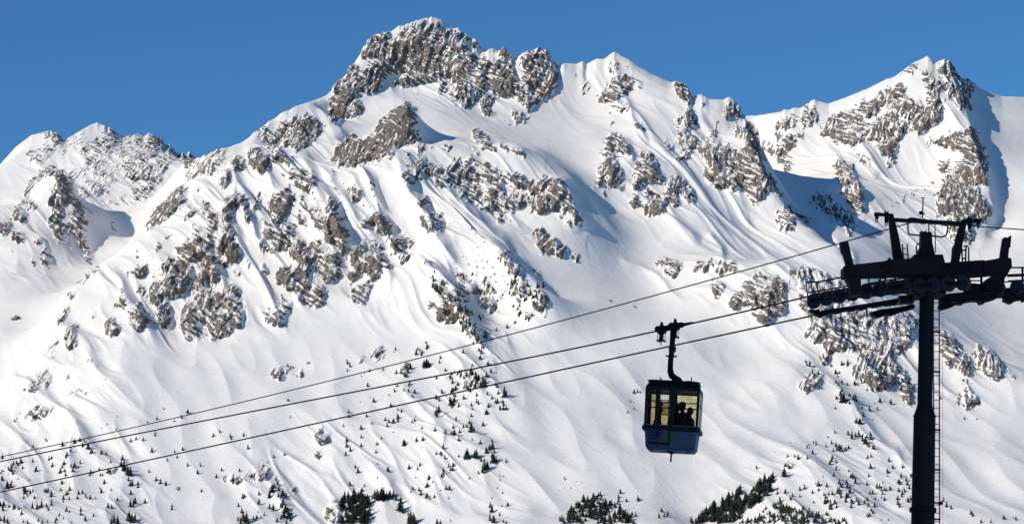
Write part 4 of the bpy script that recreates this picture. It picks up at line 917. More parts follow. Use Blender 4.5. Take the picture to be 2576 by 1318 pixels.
# ------------------------------------------------------------------ gondola cabin
GYD = LY(1690)
g0 = at(1702, 955.5, GYD)
g0.y += 0.95
gond = empty('gondola', g0, 'gondola cabin with dark frame, tinted windows and white lower body hanging from a cable', 'gondola', None, (0, math.radians(3.5), math.radians(-7)))
BLACKP = paint('black_cabin_frame', (0.010, 0.0105, 0.011), 0.5, 0.0, 0.3, 4.0)
SHADEWHITEP = paint('shaded_white_paint', (0.062, 0.092, 0.150), 0.5, 0.0, 0.10, 3.0)  # white paint with the blue shade on the cabin put into its colour
BLUEP = paint('blue_decal', (0.012, 0.018, 0.11), 0.4, 0.0, 0.15, 5.0)
GREENP = paint('green_decal', (0.01, 0.13, 0.035), 0.4, 0.0, 0.15, 5.0)
PINKP = paint('faded_emblem', (0.09, 0.06, 0.16), 0.5, 0.0, 0.15, 5.0)
SEATP = paint('bench_plastic', (0.05, 0.05, 0.055), 0.6, 0.0, 0.2, 5.0)
def glass(name, col):
    m, nt_, b = newmat(name)
    nt_.nodes.remove(b); out = [n for n in nt_.nodes if n.type == 'OUTPUT_MATERIAL'][0]
    tr = nt_.nodes.new('ShaderNodeBsdfTransparent'); gl = nt_.nodes.new('ShaderNodeBsdfGlossy'); gl.inputs['Roughness'].default_value = 0.08
    tc = nt_.nodes.new('ShaderNodeTexCoord'); mp = nt_.nodes.new('ShaderNodeMapping'); mp.inputs['Scale'].default_value = (5, 5, 0.8)
    nt_.links.new(tc.outputs['Object'], mp.inputs['Vector'])
    nz_ = noise(nt_, 2.0, 4, 0.6, mp.outputs['Vector'])
    r = ramp(nt_, [(0.3, [c*0.90 for c in col]), (0.7, [min(1, c*1.06) for c in col])]); nt_.links.new(nz_.outputs['Fac'], r.inputs['Fac'])
    nt_.links.new(r.outputs['Color'], tr.inputs['Color'])
    fr = nt_.nodes.new('ShaderNodeFresnel'); fr.inputs['IOR'].default_value = 1.12
    mx = nt_.nodes.new('ShaderNodeMixShader'); nt_.links.new(fr.outputs[0], mx.inputs[0]); nt_.links.new(tr.outputs[0], mx.inputs[1]); nt_.links.new(gl.outputs[0], mx.inputs[2])
    nt_.links.new(mx.outputs[0], out.inputs['Surface'])
    return m
GL_Y = glass('yellowed_window', (0.905, 0.89, 0.765)); GL_C = glass('clear_window', (0.945, 0.955, 0.94)); GL_B = glass('brown_window', (0.60, 0.50, 0.30)); GL_P = glass('pale_brown_window', (0.79, 0.67, 0.49)); GL_L = glass('greenish_window', (0.78, 0.80, 0.56))
def G(name, bm, mat, parent=None, sm=False): return mesh_obj(name, bm, mat, parent or gond, sm)
DH = 0.95                                   # half depth
# half widths at heights below the roof
prof_h = [(0.0, 0.885), (-0.045, 0.90), (-0.25, 0.97), (-0.31, 0.965), (-1.60, 0.955)]
def hw(z): return float(np.interp(-z, [-p[0] for p in prof_h], [p[1] for p in prof_h]))
def ring(bm, z, wx, wy, c=0.12):
    pts = [(-wx+c, -wy), (wx-c, -wy), (wx, -wy+c), (wx, wy-c), (wx-c, wy), (-wx+c, wy), (-wx, wy-c), (-wx, -wy+c)]
    return [bm.verts.new((x, y, z)) for x, y in pts]
def loft(bm, secs, cap=(True, True)):
    rs = [ring(bm, *s) for s in secs]
    for a, b in zip(rs[:-1], rs[1:]):
        for k in range(8): bm.faces.new((a[k], a[(k+1) % 8], b[(k+1) % 8], b[k]))
    if cap[0]: bm.faces.new(rs[0])
    if cap[1]: bm.faces.new(rs[-1][::-1])
bm = bmesh.new()
loft(bm, [(0.0, 0.86, 0.84), (-0.01, 0.89, 0.87), (-0.06, 0.90, 0.88), (-0.065, 0.855, 0.84), (-0.25, 0.965, 0.945), (-0.27, 0.972, 0.952), (-0.325, 0.962, 0.945)])
roof = G('roof', bm, BLACKP)
bm = bmesh.new(); add_tube(bm, [(0.42, -0.3, 0.0), (0.40, -0.3, 0.035), (0.56, -0.3, 0.045), (0.60, -0.3, 0.05), (0.60, -0.3, 0.2)], 0.022, 6)
add_box(bm, (0.50, -0.3, 0.03), 0.24, 0.05, 0.02); G('roof_lever', bm, BLACKP, roof)
bm = bmesh.new(); add_tube(bm, [(-0.40, -0.4, 0.0), (-0.49, -0.4, 0.09), (-0.60, -0.4, 0.17)], [.015, .012, .006], 6); lathe_along(bm, (-0.49, -0.4, 0.085), (0, 1, 0), [(-.03, .02), (0, .035), (.03, .02)], 10); G('roof_latch', bm, BLACKP, roof)
for sx in (-1, 1):
    bm = bmesh.new(); add_box(bm, (sx*0.90, -0.5, -0.03), 0.06, 0.12, 0.05); G('roof_hook', bm, BLACKP, roof)
# frame: corner and centre posts, sills, belt rails  (front y=-DH, back y=+DH)
bm = bmesh.new()
def postbar(x0, x1, z0=-0.32, z1=-1.62, y=-DH, d=0.07):
    def xs_(x, z): return x*(hw(z)/0.955)
    fp = [(xs_(x0, z0), y, z0), (xs_(x1, z0), y, z0), (xs_(x1, z1), y, z1), (xs_(x0, z1), y, z1)]
    add_prism(bm, [Vector(p) for p in fp], (0, d if y < 0 else -d, 0))
FX = [(-0.955, -0.865), (-0.585, -0.445), (-0.085, 0.10), (0.86, 0.955)]
for a, b in FX: postbar(a, b)
postbar(-0.755, -0.725)
for a, b in ((-0.955, -0.87), (-0.03, 0.05), (0.87, 0.955)): postbar(a, b, y=DH)
add_box(bm, (0, -DH+.03, -0.335), 1.88, 0.055, 0.06); add_box(bm, (0, DH-.03, -0.335), 1.88, 0.055, 0.06)
for sx in (-1, 1):
    add_box(bm, (sx*0.935, 0, -0.34), 0.05, 1.8, 0.07)
    add_box(bm, (sx*0.945, 0, -0.97), 0.03, 0.05, 1.25)
    add_box(bm, (sx*0.94, 0, -0.83), 0.03, 1.78, 0.04)
add_box(bm, (0, DH-.03, -0.84), 1.84, 0.04, 0.045)
frame = G('cabin_frame', bm, BLACKP)
bm = bmesh.new(); add_box(bm, (0.48, -DH+.03, -0.785), 0.78, 0.035, 0.025); add_box(bm, (0.48, -DH+.03, -0.82), 0.78, 0.035, 0.018); G('belt_rail', bm, BLACKP, frame)
bm = bmesh.new(); add_box(bm, (-0.725, -DH+.03, -0.76), 0.30, 0.035, 0.04); G('belt_rail', bm, BLACKP, frame)
def pane(name, x0, x1, z0, z1, y, mat, par):
    b = bmesh.new(); k0 = hw(z0)/0.955; k1 = hw(z1)/0.955
    add_prism(b, [Vector((x0*k0, y, z0)), Vector((x1*k0, y, z0)), Vector((x1*k1, y, z1)), Vector((x0*k1, y, z1))], (0, 0.008, 0))
    return G(name, b, mat, par)
pane('window', -0.864, -0.756, -0.366, -0.742, -DH+.03, GL_L, gond); pane('window', -0.724, -0.586, -0.366, -0.742, -DH+.03, GL_L, gond)
pane('window', -0.864, -0.756, -0.782, -1.60, -DH+.03, GL_P, gond); pane('window', -0.724, -0.586, -0.782, -1.60, -DH+.03, GL_P, gond)
pane('window', 0.101, 0.859, -0.366, -0.772, -DH+.03, GL_Y, gond); pane('window', 0.101, 0.859, -0.83, -1.60, -DH+.03, GL_Y, gond)
# door with its three panes
bm = bmesh.new()
for x in (-0.435, -0.105): add_box(bm, (x, -DH-.012, -0.98), 0.035, 0.03, 1.27)
for z, h in ((-0.36, .03), (-0.735, .035), (-0.80, .05), (-1.235, .035), (-1.60, .03)): add_box(bm, (-0.27, -DH-.012, z), 0.295, 0.026, h)
door = G('door', bm, BLACKP)
for x in (-0.40, -0.14): 
    bm = bmesh.new(); add_box(bm, (x, -DH-.012, -0.768), 0.05, 0.024, 0.014); G('door_catch', bm, BLACKP, door)
bm = bmesh.new(); add_box(bm, (-0.36, -DH-.05, -0.88), 0.10, 0.05, 0.13); G('door_lock', bm, BLACKP, door)
pane('window', -0.418, -0.122, -0.376, -0.716, -DH-.015, GL_C, door); pane('window', -0.418, -0.122, -0.826, -1.216, -DH-.015, GL_B, door); pane('window', -0.418, -0.122, -1.254, -1.585, -DH-.015, GL_P, door)
# far side and end windows
for x0, x1 in ((-0.868, -0.031), (0.051, 0.868)):
    m_ = GL_Y
    pane('window', x0, x1, -0.366, -0.816, DH-.03, GL_Y if x0 > 0 else GL_C, gond); pane('window', x0, x1, -0.864, -1.60, DH-.03, GL_Y if x0 > 0 else GL_C, gond)
for sx in (-1, 1):
    for y0, y1 in ((-0.86, -0.03), (0.03, 0.86)):
        b = bmesh.new(); add_box(b, (sx*0.945, (y0+y1)/2, -1.0), 0.008, y1-y0, 1.2); G('window', b, GL_Y)
# lettering stickers on the upper panes
def arc(cx, cz, r, a0, a1, y, par):
    b = bmesh.new(); add_tube(b, [(cx+r*0.8*math.cos(math.radians(a)), y, cz+r*math.sin(math.radians(a))) for a in np.linspace(a0, a1, 12)], 0.007, 5); G('letter_sticker', b, BLACKP, par)
arc(-0.27, -0.47, 0.045, 50, 310, -DH-.022, door); arc(0.32, -0.47, 0.045, -140, 130, -DH+.022, gond)
# bumper belt
bm = bmesh.new()
loft(bm, [(-1.60, 0.955, 0.955), (-1.60, 0.985, 0.985), (-1.635, 0.99, 0.99), (-1.65, 1.02, 1.02), (-1.775, 1.02, 1.02), (-1.80, 0.985, 0.985), (-1.80, 0.93, 0.93)], (False, False))
bump_ = G('bumper', bm, BLACKP)
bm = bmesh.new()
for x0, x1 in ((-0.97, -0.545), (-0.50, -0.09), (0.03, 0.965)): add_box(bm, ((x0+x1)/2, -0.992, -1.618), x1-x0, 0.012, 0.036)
G('bumper_trim', bm, SHADEWHITEP, bump_)
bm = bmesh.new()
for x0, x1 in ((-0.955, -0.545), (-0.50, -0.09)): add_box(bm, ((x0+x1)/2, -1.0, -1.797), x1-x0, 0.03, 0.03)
G('bumper_trim', bm, SHADEWHITEP, bump_)
# lower body: tapering shell
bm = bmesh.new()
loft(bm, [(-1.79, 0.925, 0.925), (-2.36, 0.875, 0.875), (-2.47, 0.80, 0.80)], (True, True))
body = G('lower_body', bm, SHADEWHITEP)
def fy(z): return -float(np.interp(-z, [1.79, 2.36, 2.47], [0.925, 0.875, 0.80]))
def decal(name, pts, mat, lift=0.004):
    b = bmesh.new(); vs = [Vector((x, fy(z)-lift, z)) for x, z in pts]; add_prism(b, vs, (0, 0.003, 0)); return G(name, b, mat, body)
decal('blue_panel', [(-0.80, -1.83), (-0.28, -1.83), (-0.46, -2.13), (-0.80, -2.13)], BLUEP)
decal('green_panel', [(-0.06, -1.83), (0.13, -1.83), (0.13, -2.14), (-0.35, -2.14)], GREENP)
decal('black_panel', [(-0.79, -2.19), (-0.055, -2.19), (-0.055, -2.305), (-0.79, -2.305)], BLACKP, 0.006)
b = bmesh.new(); add_tube(b, [(-0.705+0.055*math.cos(t), fy(-1.98+.12*math.sin(t))-.006, -1.98+0.12*math.sin(t)) for t in np.linspace(0, 2*math.pi, 25)], 0.006, 5); G('oval_emblem', b, PINKP, body)
for x in (-0.455, -0.045):
    b = bmesh.new()
    add_prism(b, [Vector((x-.022, -1.03, -1.60)), Vector((x+.022, -1.03, -1.60)), Vector((x+.022, -1.03, -1.80)), Vector((x+.022, fy(-1.82)-.02, -1.82)), Vector((x+.022, fy(-2.34)-.02, -2.34)), Vector((x-.022, fy(-2.34)-.02, -2.34)), Vector((x-.022, fy(-1.82)-.02, -1.82)), Vector((x-.022, -1.03, -1.80))], (0, 0.02, 0)) if False else None
    add_beam(b, (x, -1.03, -1.60), (x, -1.03, -1.80), 0.04, 0.02); add_beam(b, (x, fy(-1.8)-.012, -1.80), (x, fy(-2.36)-.012, -2.36), 0.045, 0.02)
    G('door_rail', b, BLACKP)
# keel and guide pin
b = bmesh.new(); add_prism(b, [Vector((-0.26, -0.25, -2.468)), Vector((0.22, -0.25, -2.468)), Vector((0.10, -0.25, -2.50)), Vector((0.0, -0.25, -2.56)), Vector((-0.12, -0.25, -2.50))], (0, 0.5, 0)); G('keel', b, BLACKP)
b = bmesh.new(); add_tube(b, [(0, 0, -2.54), (0, 0, -2.56), (0, 0, -2.80), (0, 0, -2.83)], [.02, .032, .032, .02], 10); G('guide_pin', b, BLACKP)
for x in (-0.66, 0.62):
    b = bmesh.new(); add_tube(b, [(x, -0.4, -2.46), (x, -0.4, -2.51)], 0.035, 10); G('buffer_foot', b, BLACKP)
# inside: floor and two benches
b = bmesh.new(); add_box(b, (0, 0, -2.34), 1.7, 1.7, 0.04); G('floor', b, SEATP)
for sx in (-1, 1):
    b = bmesh.new(); add_box(b, (sx*0.66, 0, -1.90), 0.42, 1.6, 0.05); add_box(b, (sx*0.90, 0, -1.72), 0.04, 1.6, 0.30); add_box(b, (sx*0.66, 0, -2.1), 0.04, 1.4, 0.4); G('bench', b, SEATP)
# hanger arm and the two grips on the rope
ginv = (Matrix.Translation(g0) @ Matrix.Rotation(math.radians(-7), 4, 'Z') @ Matrix.Rotation(math.radians(3.5), 4, 'Y')).inverted()
def gl(px, py, Y=None): return ginv @ at(px, py, GYD if Y is None else Y)
b = bmesh.new()
hp = [gl(1693.5, 818), gl(1692, 850), gl(1689.5, 880), gl(1685.5, 905), gl(1684, 925), gl(1686, 937), gl(1692, 944), gl(1700, 950), gl(1703, 957)]
hp = [p + Vector((0, 0.95*smooth(0, 1, i/8.0), 0)) for i, p in enumerate(hp)]
add_tube(b, hp, [.10, .098, .098, .098, .10, .105, .12, .15, .17], 14)
hang = G('hanger_arm', b, STEEL, None, True)
for y, r_ in ((873, .125), (879, .115)):
    b = bmesh.new(); c = gl(1690, y); add_tube(b, [c+Vector((0, .3, .05)), c+Vector((0, .3, -.05))], r_+.01, 14); G('collar', b, STEEL2, hang)
b = bmesh.new(); c = gl(1688, 893); add_tube(b, [c+Vector((-.24, .4, .04)), c+Vector((-.18, .4, 0)), c+Vector((.16, .4, 0)), c+Vector((.20, .4, .03))], [.008, .03, .03, .008], 6); G('step_bracket', b, STEEL2, hang)
b = bmesh.new(); add_beam(b, gl(1679, 927)+Vector((0, .6, 0)), gl(1684, 946)+Vector((0, .7, 0)), .09, .07); add_box(b, gl(1679, 918)+Vector((0, .6, 0)), .07, .08, .12); G('damper', b, STEEL2, hang)
rdir = (at(1760, 807.5, LY(1760))-at(1620, 840.5, LY(1620))).normalized()
def gdir(v): return ginv.to_3x3() @ v
rl_ = gdir(rdir)
b = bmesh.new(); add_beam(b, gl(1662, 829), gl(1706, 819), 0.16, 0.20); 
add_tube(b, [gl(1700, 819), gl(1716, 817), gl(1722, 816), gl(1735, 813.5), gl(1745, 811)], [.10, .10, .06, .05, .03], 10)
clamp = G('grip_carrier', b, STEEL2)
for px_, py_ in ((1664, 829), (1698, 820.5)):
    b = bmesh.new(); c = gl(px_, py_)
    side = Vector((0, -1, 0)); lathe_along(b, c+Vector((-.12, -.02, 0)), side, [(-.1, .09), (.1, .12), (.13, .08)], 16)
    add_prism(b, [c+Vector((-.16, -.08, -.10)), c+Vector((-.10, -.08, .06)), c+Vector((-.03, -.08, .22)), c+Vector((.03, -.08, .22)), c+Vector((.17, -.08, .03)), c+Vector((.18, -.08, -.10)), c+Vector((.05, -.08, -.16)), c+Vector((-.1, -.08, -.16))], (0, .18, 0))
    lathe_along(b, c+Vector((-.0, -.08, .22)), side, [(-.14, .05), (.02, .05)], 12)
    grip = G('grip', b, STEEL2)
    b = bmesh.new(); c2 = c+Vector((0.01, -.02, -.17))
    for k in range(5):
        z = -.025*k*1.5
        pts = [c2+Vector((.085*math.cos(t), .085*math.sin(t), z-.006*k)) for t in np.linspace(0, 2*math.pi, 17)]
        add_tube(b, pts, .013, 5, False)
    add_tube(b, [c2+Vector((0, 0, .02)), c2+Vector((0, 0, -.40))], .018, 6)
    for s_ in (-.135, .135): add_tube(b, [c2+Vector((s_, 0, .05)), c2+Vector((s_, 0, -.30))], .010, 5)
    add_box(b, c2+Vector((0, 0, -.225)), .32, .16, .05); add_box(b, c2+Vector((-.05, 0, -.26)), .05, .08, .06)
    G('grip_spring', b, STEEL2, grip)

# ------------------------------------------------------------------ passengers
def skin_person(label, loc, yaw, mat_c, mat_s, hat, lean=0.0, scale=1.0, turn=0.0):
    """one continuous clothed body, seated"""
    V = []; E = []; Rr = []
    def v(p, r, par=None):
        V.append(Vector(p)); Rr.append(r); i = len(V)-1
        if par is not None: E.append((par, i))
        return i
    pel = v((0, 0, 0.10), .165); w_ = v((lean*.25, 0, 0.27), .155, pel); ch = v((lean*.7, 0, 0.46), .175, w_); nb = v((lean, 0, 0.60), .085, ch)
    nk = v((lean*1.1, 0, 0.68), .065, nb); hb = v((lean*1.15+.01, 0, 0.75), .098, nk); hm = v((lean*1.2+.015, 0, 0.83), .105, hb); ht = v((lean*1.2, 0, 0.90), .07, hm)
    ns = v((lean*1.2+.115, 0, 0.80), .018, hm)
    for s in (-1, 1):
        v((lean*1.2+.0, s*.105, .81), .018, hm)
        hp_ = v((.06, s*.10, .09), .12, pel); kn = v((.46, s*.14, .12), .085, hp_); an = v((.48, s*.15, -.30), .06, kn); v((.62, s*.16, -.34), .045, an)
        sh = v((lean*.9, s*.20, .54), .085, ch); el = v((lean*.5+.10, s*.27, .28), .062, sh); wr = v((.30, s*.16, .20), .042, el); pm = v((.37, s*.13, .195), .04, wr)
        for k, (dy, L_) in enumerate(((-.03, .07), (-.01, .085), (.01, .08), (.03, .065))):
            a = v((.40, s*.13+dy, .19), .012, pm); b_ = v((.40+L_*.6, s*.13+dy, .175), .010, a); v((.40+L_, s*.13+dy, .15), .008, b_)
        t1 = v((.385, s*(.13-.05), .205), .013, pm); v((.42, s*(.13-.07), .20), .010, t1)
    me = bpy.data.meshes.new('person'); me.from_pydata([tuple(p) for p in V], E, []); me.update()
    o = bpy.data.objects.new('person', me); C.objects.link(o)
    md = o.modifiers.new('skin', 'SKIN')
    for i, sv in enumerate(me.skin_vertices[0].data): sv.radius = (Rr[i], Rr[i]); sv.use_root = (i == 0)
    md2 = o.modifiers.new('sub', 'SUBSURF'); md2.levels = 1; md2.render_levels = 1
    dg = bpy.context.evaluated_depsgraph_get(); dg.update()
    nm = bpy.data.meshes.new_from_object(o.evaluated_get(dg))
    o.modifiers.clear(); old = o.data; o.data = nm; bpy.data.meshes.remove(old); nm.name = 'person'
    nm.polygons.foreach_set('use_smooth', [True]*len(nm.polygons))
    nm.materials.clear(); nm.materials.append(mat_c); nm.materials.append(mat_s)
    for p in nm.polygons:
        c = p.center
        if c.z > .69 and c.x > lean*1.2+.02: p.material_index = 1
    M_ = Matrix.Translation(g0) @ Matrix.Rotation(math.radians(-7), 4, 'Z') @ Matrix.Rotation(math.radians(3.5), 4, 'Y') @ Matrix.Translation(loc) @ Matrix.Rotation(yaw, 4, 'Z') @ Matrix.Scale(scale, 4)
    o.matrix_world = M_
    tag(o, label, 'person', 'passengers inside the gondola cabin')
    b = bmesh.new()                                              # hood or knitted hat
    cx = lean*1.2
    bmesh.ops.create_uvsphere(b, u_segments=14, v_segments=9, radius=.125)
    for q in b.verts:
        q.co.x = q.co.x*1.0 - .018 if q.co.x < .03 else q.co.x*.55; q.co.z = q.co.z*(1.12 if hat == 'hood' else 0.9)
        q.co += Vector((cx, 0, .845 if hat == 'hood' else .875))
    h = mesh_obj('hood' if hat == 'hood' else 'hat', b, mat_c, o, True)
    return o
JK1 = paint('dark_jacket', (0.012, 0.012, 0.014), 0.9, 0.0, 0.3, 8.0); JK2 = paint('maroon_jacket', (0.035, 0.016, 0.018), 0.9, 0.0, 0.3, 8.0); JK3 = paint('navy_jacket', (0.014, 0.018, 0.03), 0.9, 0.0, 0.3, 8.0)
SKIN = paint('skin', (0.25, 0.16, 0.12), 0.7, 0.0, 0.1, 8.0)
PI = math.pi
skin_person('seated passenger in dark jacket behind the left-hand window of the gondola', Vector((-0.62, -0.10, -1.82)), 0.0, JK3, SKIN, 'hood', 0.12, 1.0)
skin_person('tallest passenger, in a dark hat in the middle of the right-hand gondola window', Vector((0.33, -0.32, -1.72)), PI*0.5, JK1, SKIN, 'hat', 0.03, 1.05)
skin_person('hooded passenger in a maroon jacket at the right edge of the gondola window', Vector((0.64, -0.05, -1.85)), PI*0.85, JK2, SKIN, 'hood', 0.06, 1.02)
skin_person('passenger with a pale hood half hidden by the central post of the gondola', Vector((0.12, 0.25, -1.74)), PI*0.6, JK3, SKIN, 'hood', 0.05, 1.03)
# ------------------------------------------------------------------ conifers on the lower slopes
TREES = {
 (0, 982): '720 900 25 825 742 14 878 805 18 1448 700 20 780 862 16 265 1030 28 375 1030 30 12 990 28 35 1140 40 55 1135 30 120 1190 22 165 1240 36 185 1245 40 210 1230 40 315 1115 18 305 1150 22 555 1010 22 555 1065 35 610 1030 35 625 1050 45 640 1070 50 655 1075 45 750 1058 20 785 1100 30 835 1125 30 560 1150 18 590 1200 25 545 1235 30 560 1240 26 660 1170 30 655 1230 40 670 1230 40 680 1215 40 650 1300 50 665 1310 50 680 1300 40 575 1310 50 590 1318 45 560 1318 40 20 1310 40 5 1300 30 40 1318 30 115 1310 20 210 1315 20 240 1310 20 470 1280 22 440 1190 14 480 1190 14 500 1140 14 320 1210 18 225 1155 18 1380 985 20 1435 970 20 1460 785 16 1330 1025 15 1345 1010 12 1325 1080 18 1390 1100 25 1400 1120 30 1410 1150 30 1420 1180 30 1370 1160 40 1360 1185 40 1375 1250 35 1360 1240 30 1430 1220 35 1440 1260 45 1450 1290 55 1430 1285 40 1465 1270 30 1445 1318 30 1200 1230 25 1215 1260 30 1225 1300 50 1240 1310 50 1210 1318 40 1200 1300 30 1300 1260 15 1330 1275 25 1310 1290 20 1250 1318 30 1410 575 25 1415 590 20 1450 530 16 1495 580 16 100 765 10 85 790 10 590 780 10 540 822 12 512 840 10 585 845 12 740 810 14 440 890 10 400 895 10 880 960 20 890 985 18 155 945 12 320 1290 20 350 1260 18 420 1275 14 360 1310 12 90 1095 14 60 1110 16 150 1100 14 1620 980 14',
 (1280, 982): '30 515 20 265 455 12 375 470 35 395 450 20 405 470 25 425 410 20 430 440 25 335 560 40 350 540 35 320 580 30 415 530 40 430 530 45 440 515 25 370 660 28 480 690 30 490 700 25 490 760 40 475 770 30 485 780 45 550 720 40 565 725 35 545 700 30 620 690 28 630 640 30 640 650 30 650 655 30 600 580 25 595 560 20 620 590 25 635 580 30 650 590 25 680 590 40 690 600 35 730 580 30 745 585 25 560 610 30 550 590 25 580 640 20 565 650 25 660 525 20 680 705 28 690 715 25 820 680 60 830 670 30 800 745 30 815 745 30 830 745 30 700 490 30 720 440 25 710 460 25 690 405 30 655 385 20 640 370 25 625 350 20 475 110 20 490 150 30 500 170 30 520 190 30 540 220 25 555 195 20 600 180 30 640 260 30 655 280 30 630 300 25 600 250 20 615 275 20 655 855 55 645 815 25 570 870 35 595 860 25 590 900 25 660 895 16 590 980 20 630 985 50 640 990 40 680 990 50 670 985 40 760 940 45 745 945 30 730 960 35 770 960 30 765 1010 50 780 1010 35 720 1050 60 710 1060 50 735 1040 40 690 1065 20 645 1090 16 705 1000 30 525 990 30 515 940 30 785 1020 12 800 1080 14 815 1080 12 800 1100 12 785 1140 14 810 1165 16 755 1190 14 750 1230 30 755 1260 40 750 1300 45 765 1310 40 800 1275 25 815 1310 20 805 1230 14 315 925 35 205 890 18 240 1055 30 235 1050 24 185 1020 16 375 1085 12 185 1090 16 115 1130 20 155 815 20 240 810 25 260 810 30 285 745 18 170 1190 45 185 1200 60 200 1200 65 215 1190 55 230 1195 40 245 1190 45 265 1180 40 280 1200 40 295 1250 60 310 1260 50 300 1215 40 350 1318 70 365 1318 60 340 1318 50 480 1318 30 500 1318 25 550 1305 14 430 1180 25 445 1195 20 1125 1095 22 1095 1150 8 1120 1140 8 1155 1140 8 1180 1105 8 1210 1110 8 1250 1050 6 1475 660 25 1490 655 20 1505 660 15 1455 705 16 1475 740 16 1440 760 18 1000 160 30 985 180 30 1015 190 26 1000 250 24 930 290 30 940 300 24 905 150 26 850 70 16 770 65 16 840 120 16 540 1190 14 500 1150 12 460 1110 12 350 1160 14 145 685 10 95 705 10 260 860 12 375 780 10',
 (2560, 982): '510 1080 45 530 980 20 565 980 20 585 990 30 640 980 12 630 990 22 370 1040 25 720 930 25 750 915 25 770 930 30 790 950 40 800 940 30 820 950 30 835 940 25 850 890 50 835 870 30 870 880 30 890 880 35 905 900 40 920 915 40 945 895 45 940 930 30 960 940 30 890 815 35 910 780 30 905 740 20 940 750 30 870 705 40 810 710 50 800 690 30 860 690 30 830 700 20 880 750 15 1040 1005 30 835 1055 18 790 1115 30 825 1115 28 870 1115 35 935 1080 22 780 1165 35 755 1170 25 735 1170 20 710 1175 25 490 1210 35 555 1180 25 540 1190 20 590 1180 18 670 1120 15 705 1080 14 885 1195 14 1000 1190 16 1040 1140 18 660 1210 18 660 530 20 655 560 30 800 520 30 790 560 20 745 500 12 1500 1310 25 1550 1310 22 1665 1290 15 1140 620 40 1110 610 25 965 715 10 1000 715 10 1140 640 30 730 885 14 660 910 14 635 925 16 540 910 8 460 955 8 1420 790 20 1480 795 14 770 740 20 1300 690 20 1330 1230 30 1350 1240 24 1150 1075 18 1110 1145 12 1035 1300 14 1000 1300 12 700 620 20 690 630 20 640 650 20 615 640 20 1030 1080 12 1010 1110 12'}
FILL = [  # outline, how many, height range (survey sheet units)
 ((1280, 982), '0 1200 60 1165 110 1190 150 1250 140 1318 0 1318', 60, 34, 60),
 ((1280, 982), '1085 1318 1150 1255 1200 1215 1240 1180 1310 1170 1300 1210 1260 1260 1230 1318', 70, 22, 40),
 ((1280, 982), '1230 1318 1260 1260 1320 1220 1390 1215 1430 1270 1480 1318', 70, 24, 44),
 ((2560, 982), '30 1318 130 1255 210 1190 280 1145 300 1160 250 1230 200 1318', 80, 28, 50),
 ((2560, 982), '210 1318 260 1220 330 1170 400 1110 470 1080 470 1120 430 1175 330 1245 290 1300', 80, 26, 52),
 ((2560, 982), '440 1240 470 1220 560 1245 680 1285 790 1318 600 1318', 60, 18, 34),
 ((2560, 982), '370 1290 440 1265 560 1290 640 1318 280 1318', 50, 16, 32)]
SC = 1280/1718*2576/3840
vis_rows = [np.nonzero(VIS[i])[0] for i in range(NCOL)]
def foot(px, py):
    s, t = st(px, py)
    i = int(np.clip(round((s-S0)/(S1-S0)*(NCOL-1)), 0, NCOL-1)); r = vis_rows[i]
    pyv = PY[i, r]
    k = r[int(np.argmin(np.abs(pyv-py)))]
    return Vector((float(OX[i, k]), float(OY[i, k]), float(OZ[i, k])))
spots = []
for (ox, oy), txt in TREES.items():
    v = np.array(txt.split(), float).reshape(-1, 3)
    for x, y, h in v: spots.append((ox*2576/3840+x*SC, oy*2576/3840+y*SC, h*SC))
def inside(x, y, pl):
    c = False
    for (ax_, ay_), (bx_, by_) in zip(pl, pl[1:]+pl[:1]):
        if (ay_ > y) != (by_ > y) and x < (bx_-ax_)*(y-ay_)/(by_-ay_)+ax_: c = not c
    return c
rnd = random.Random(5)
for (ox, oy), txt, n, h0, h1 in FILL:
    q = [float(a) for a in txt.split()]; pl = list(zip(q[::2], q[1::2]))
    xs = [p[0] for p in pl]; ys = [p[1] for p in pl]; k = 0
    while k < n:
        x = rnd.uniform(min(xs), max(xs)); y = rnd.uniform(min(ys), max(ys))
        if inside(x, y, pl): spots.append((ox*2576/3840+x*SC, oy*2576/3840+y*SC, rnd.uniform(h0, h1)*SC)); k += 1
def needle_mat():
    m, nt_, b = newmat('dark_needles')
    oi = nt_.nodes.new('ShaderNodeObjectInfo'); geo = nt_.nodes.new('ShaderNodeNewGeometry')
    n1 = noise(nt_, 0.9, 3, 0.6, geo.outputs['Position'])
    f = math_(nt_, 'ADD', math_(nt_, 'MULTIPLY', oi.outputs['Random'], 0.35), math_(nt_, 'MULTIPLY', n1.outputs['Fac'], 0.65))
    r = ramp(nt_, [(0.25, (0.018, 0.026, 0.022)), (0.5, (0.035, 0.045, 0.034)), (0.75, (0.075, 0.080, 0.062))]); nt_.links.new(f, r.inputs['Fac'])
    nt_.links.new(r.outputs['Color'], b.inputs['Base Color']); b.inputs['Roughness'].default_value = 0.9; b.inputs['Specular IOR Level'].default_value = 0.1
    return m
NEED = needle_mat(); BARK = paint('bark', (0.06, 0.045, 0.035), 0.9, 0, 0.3, 2.0)
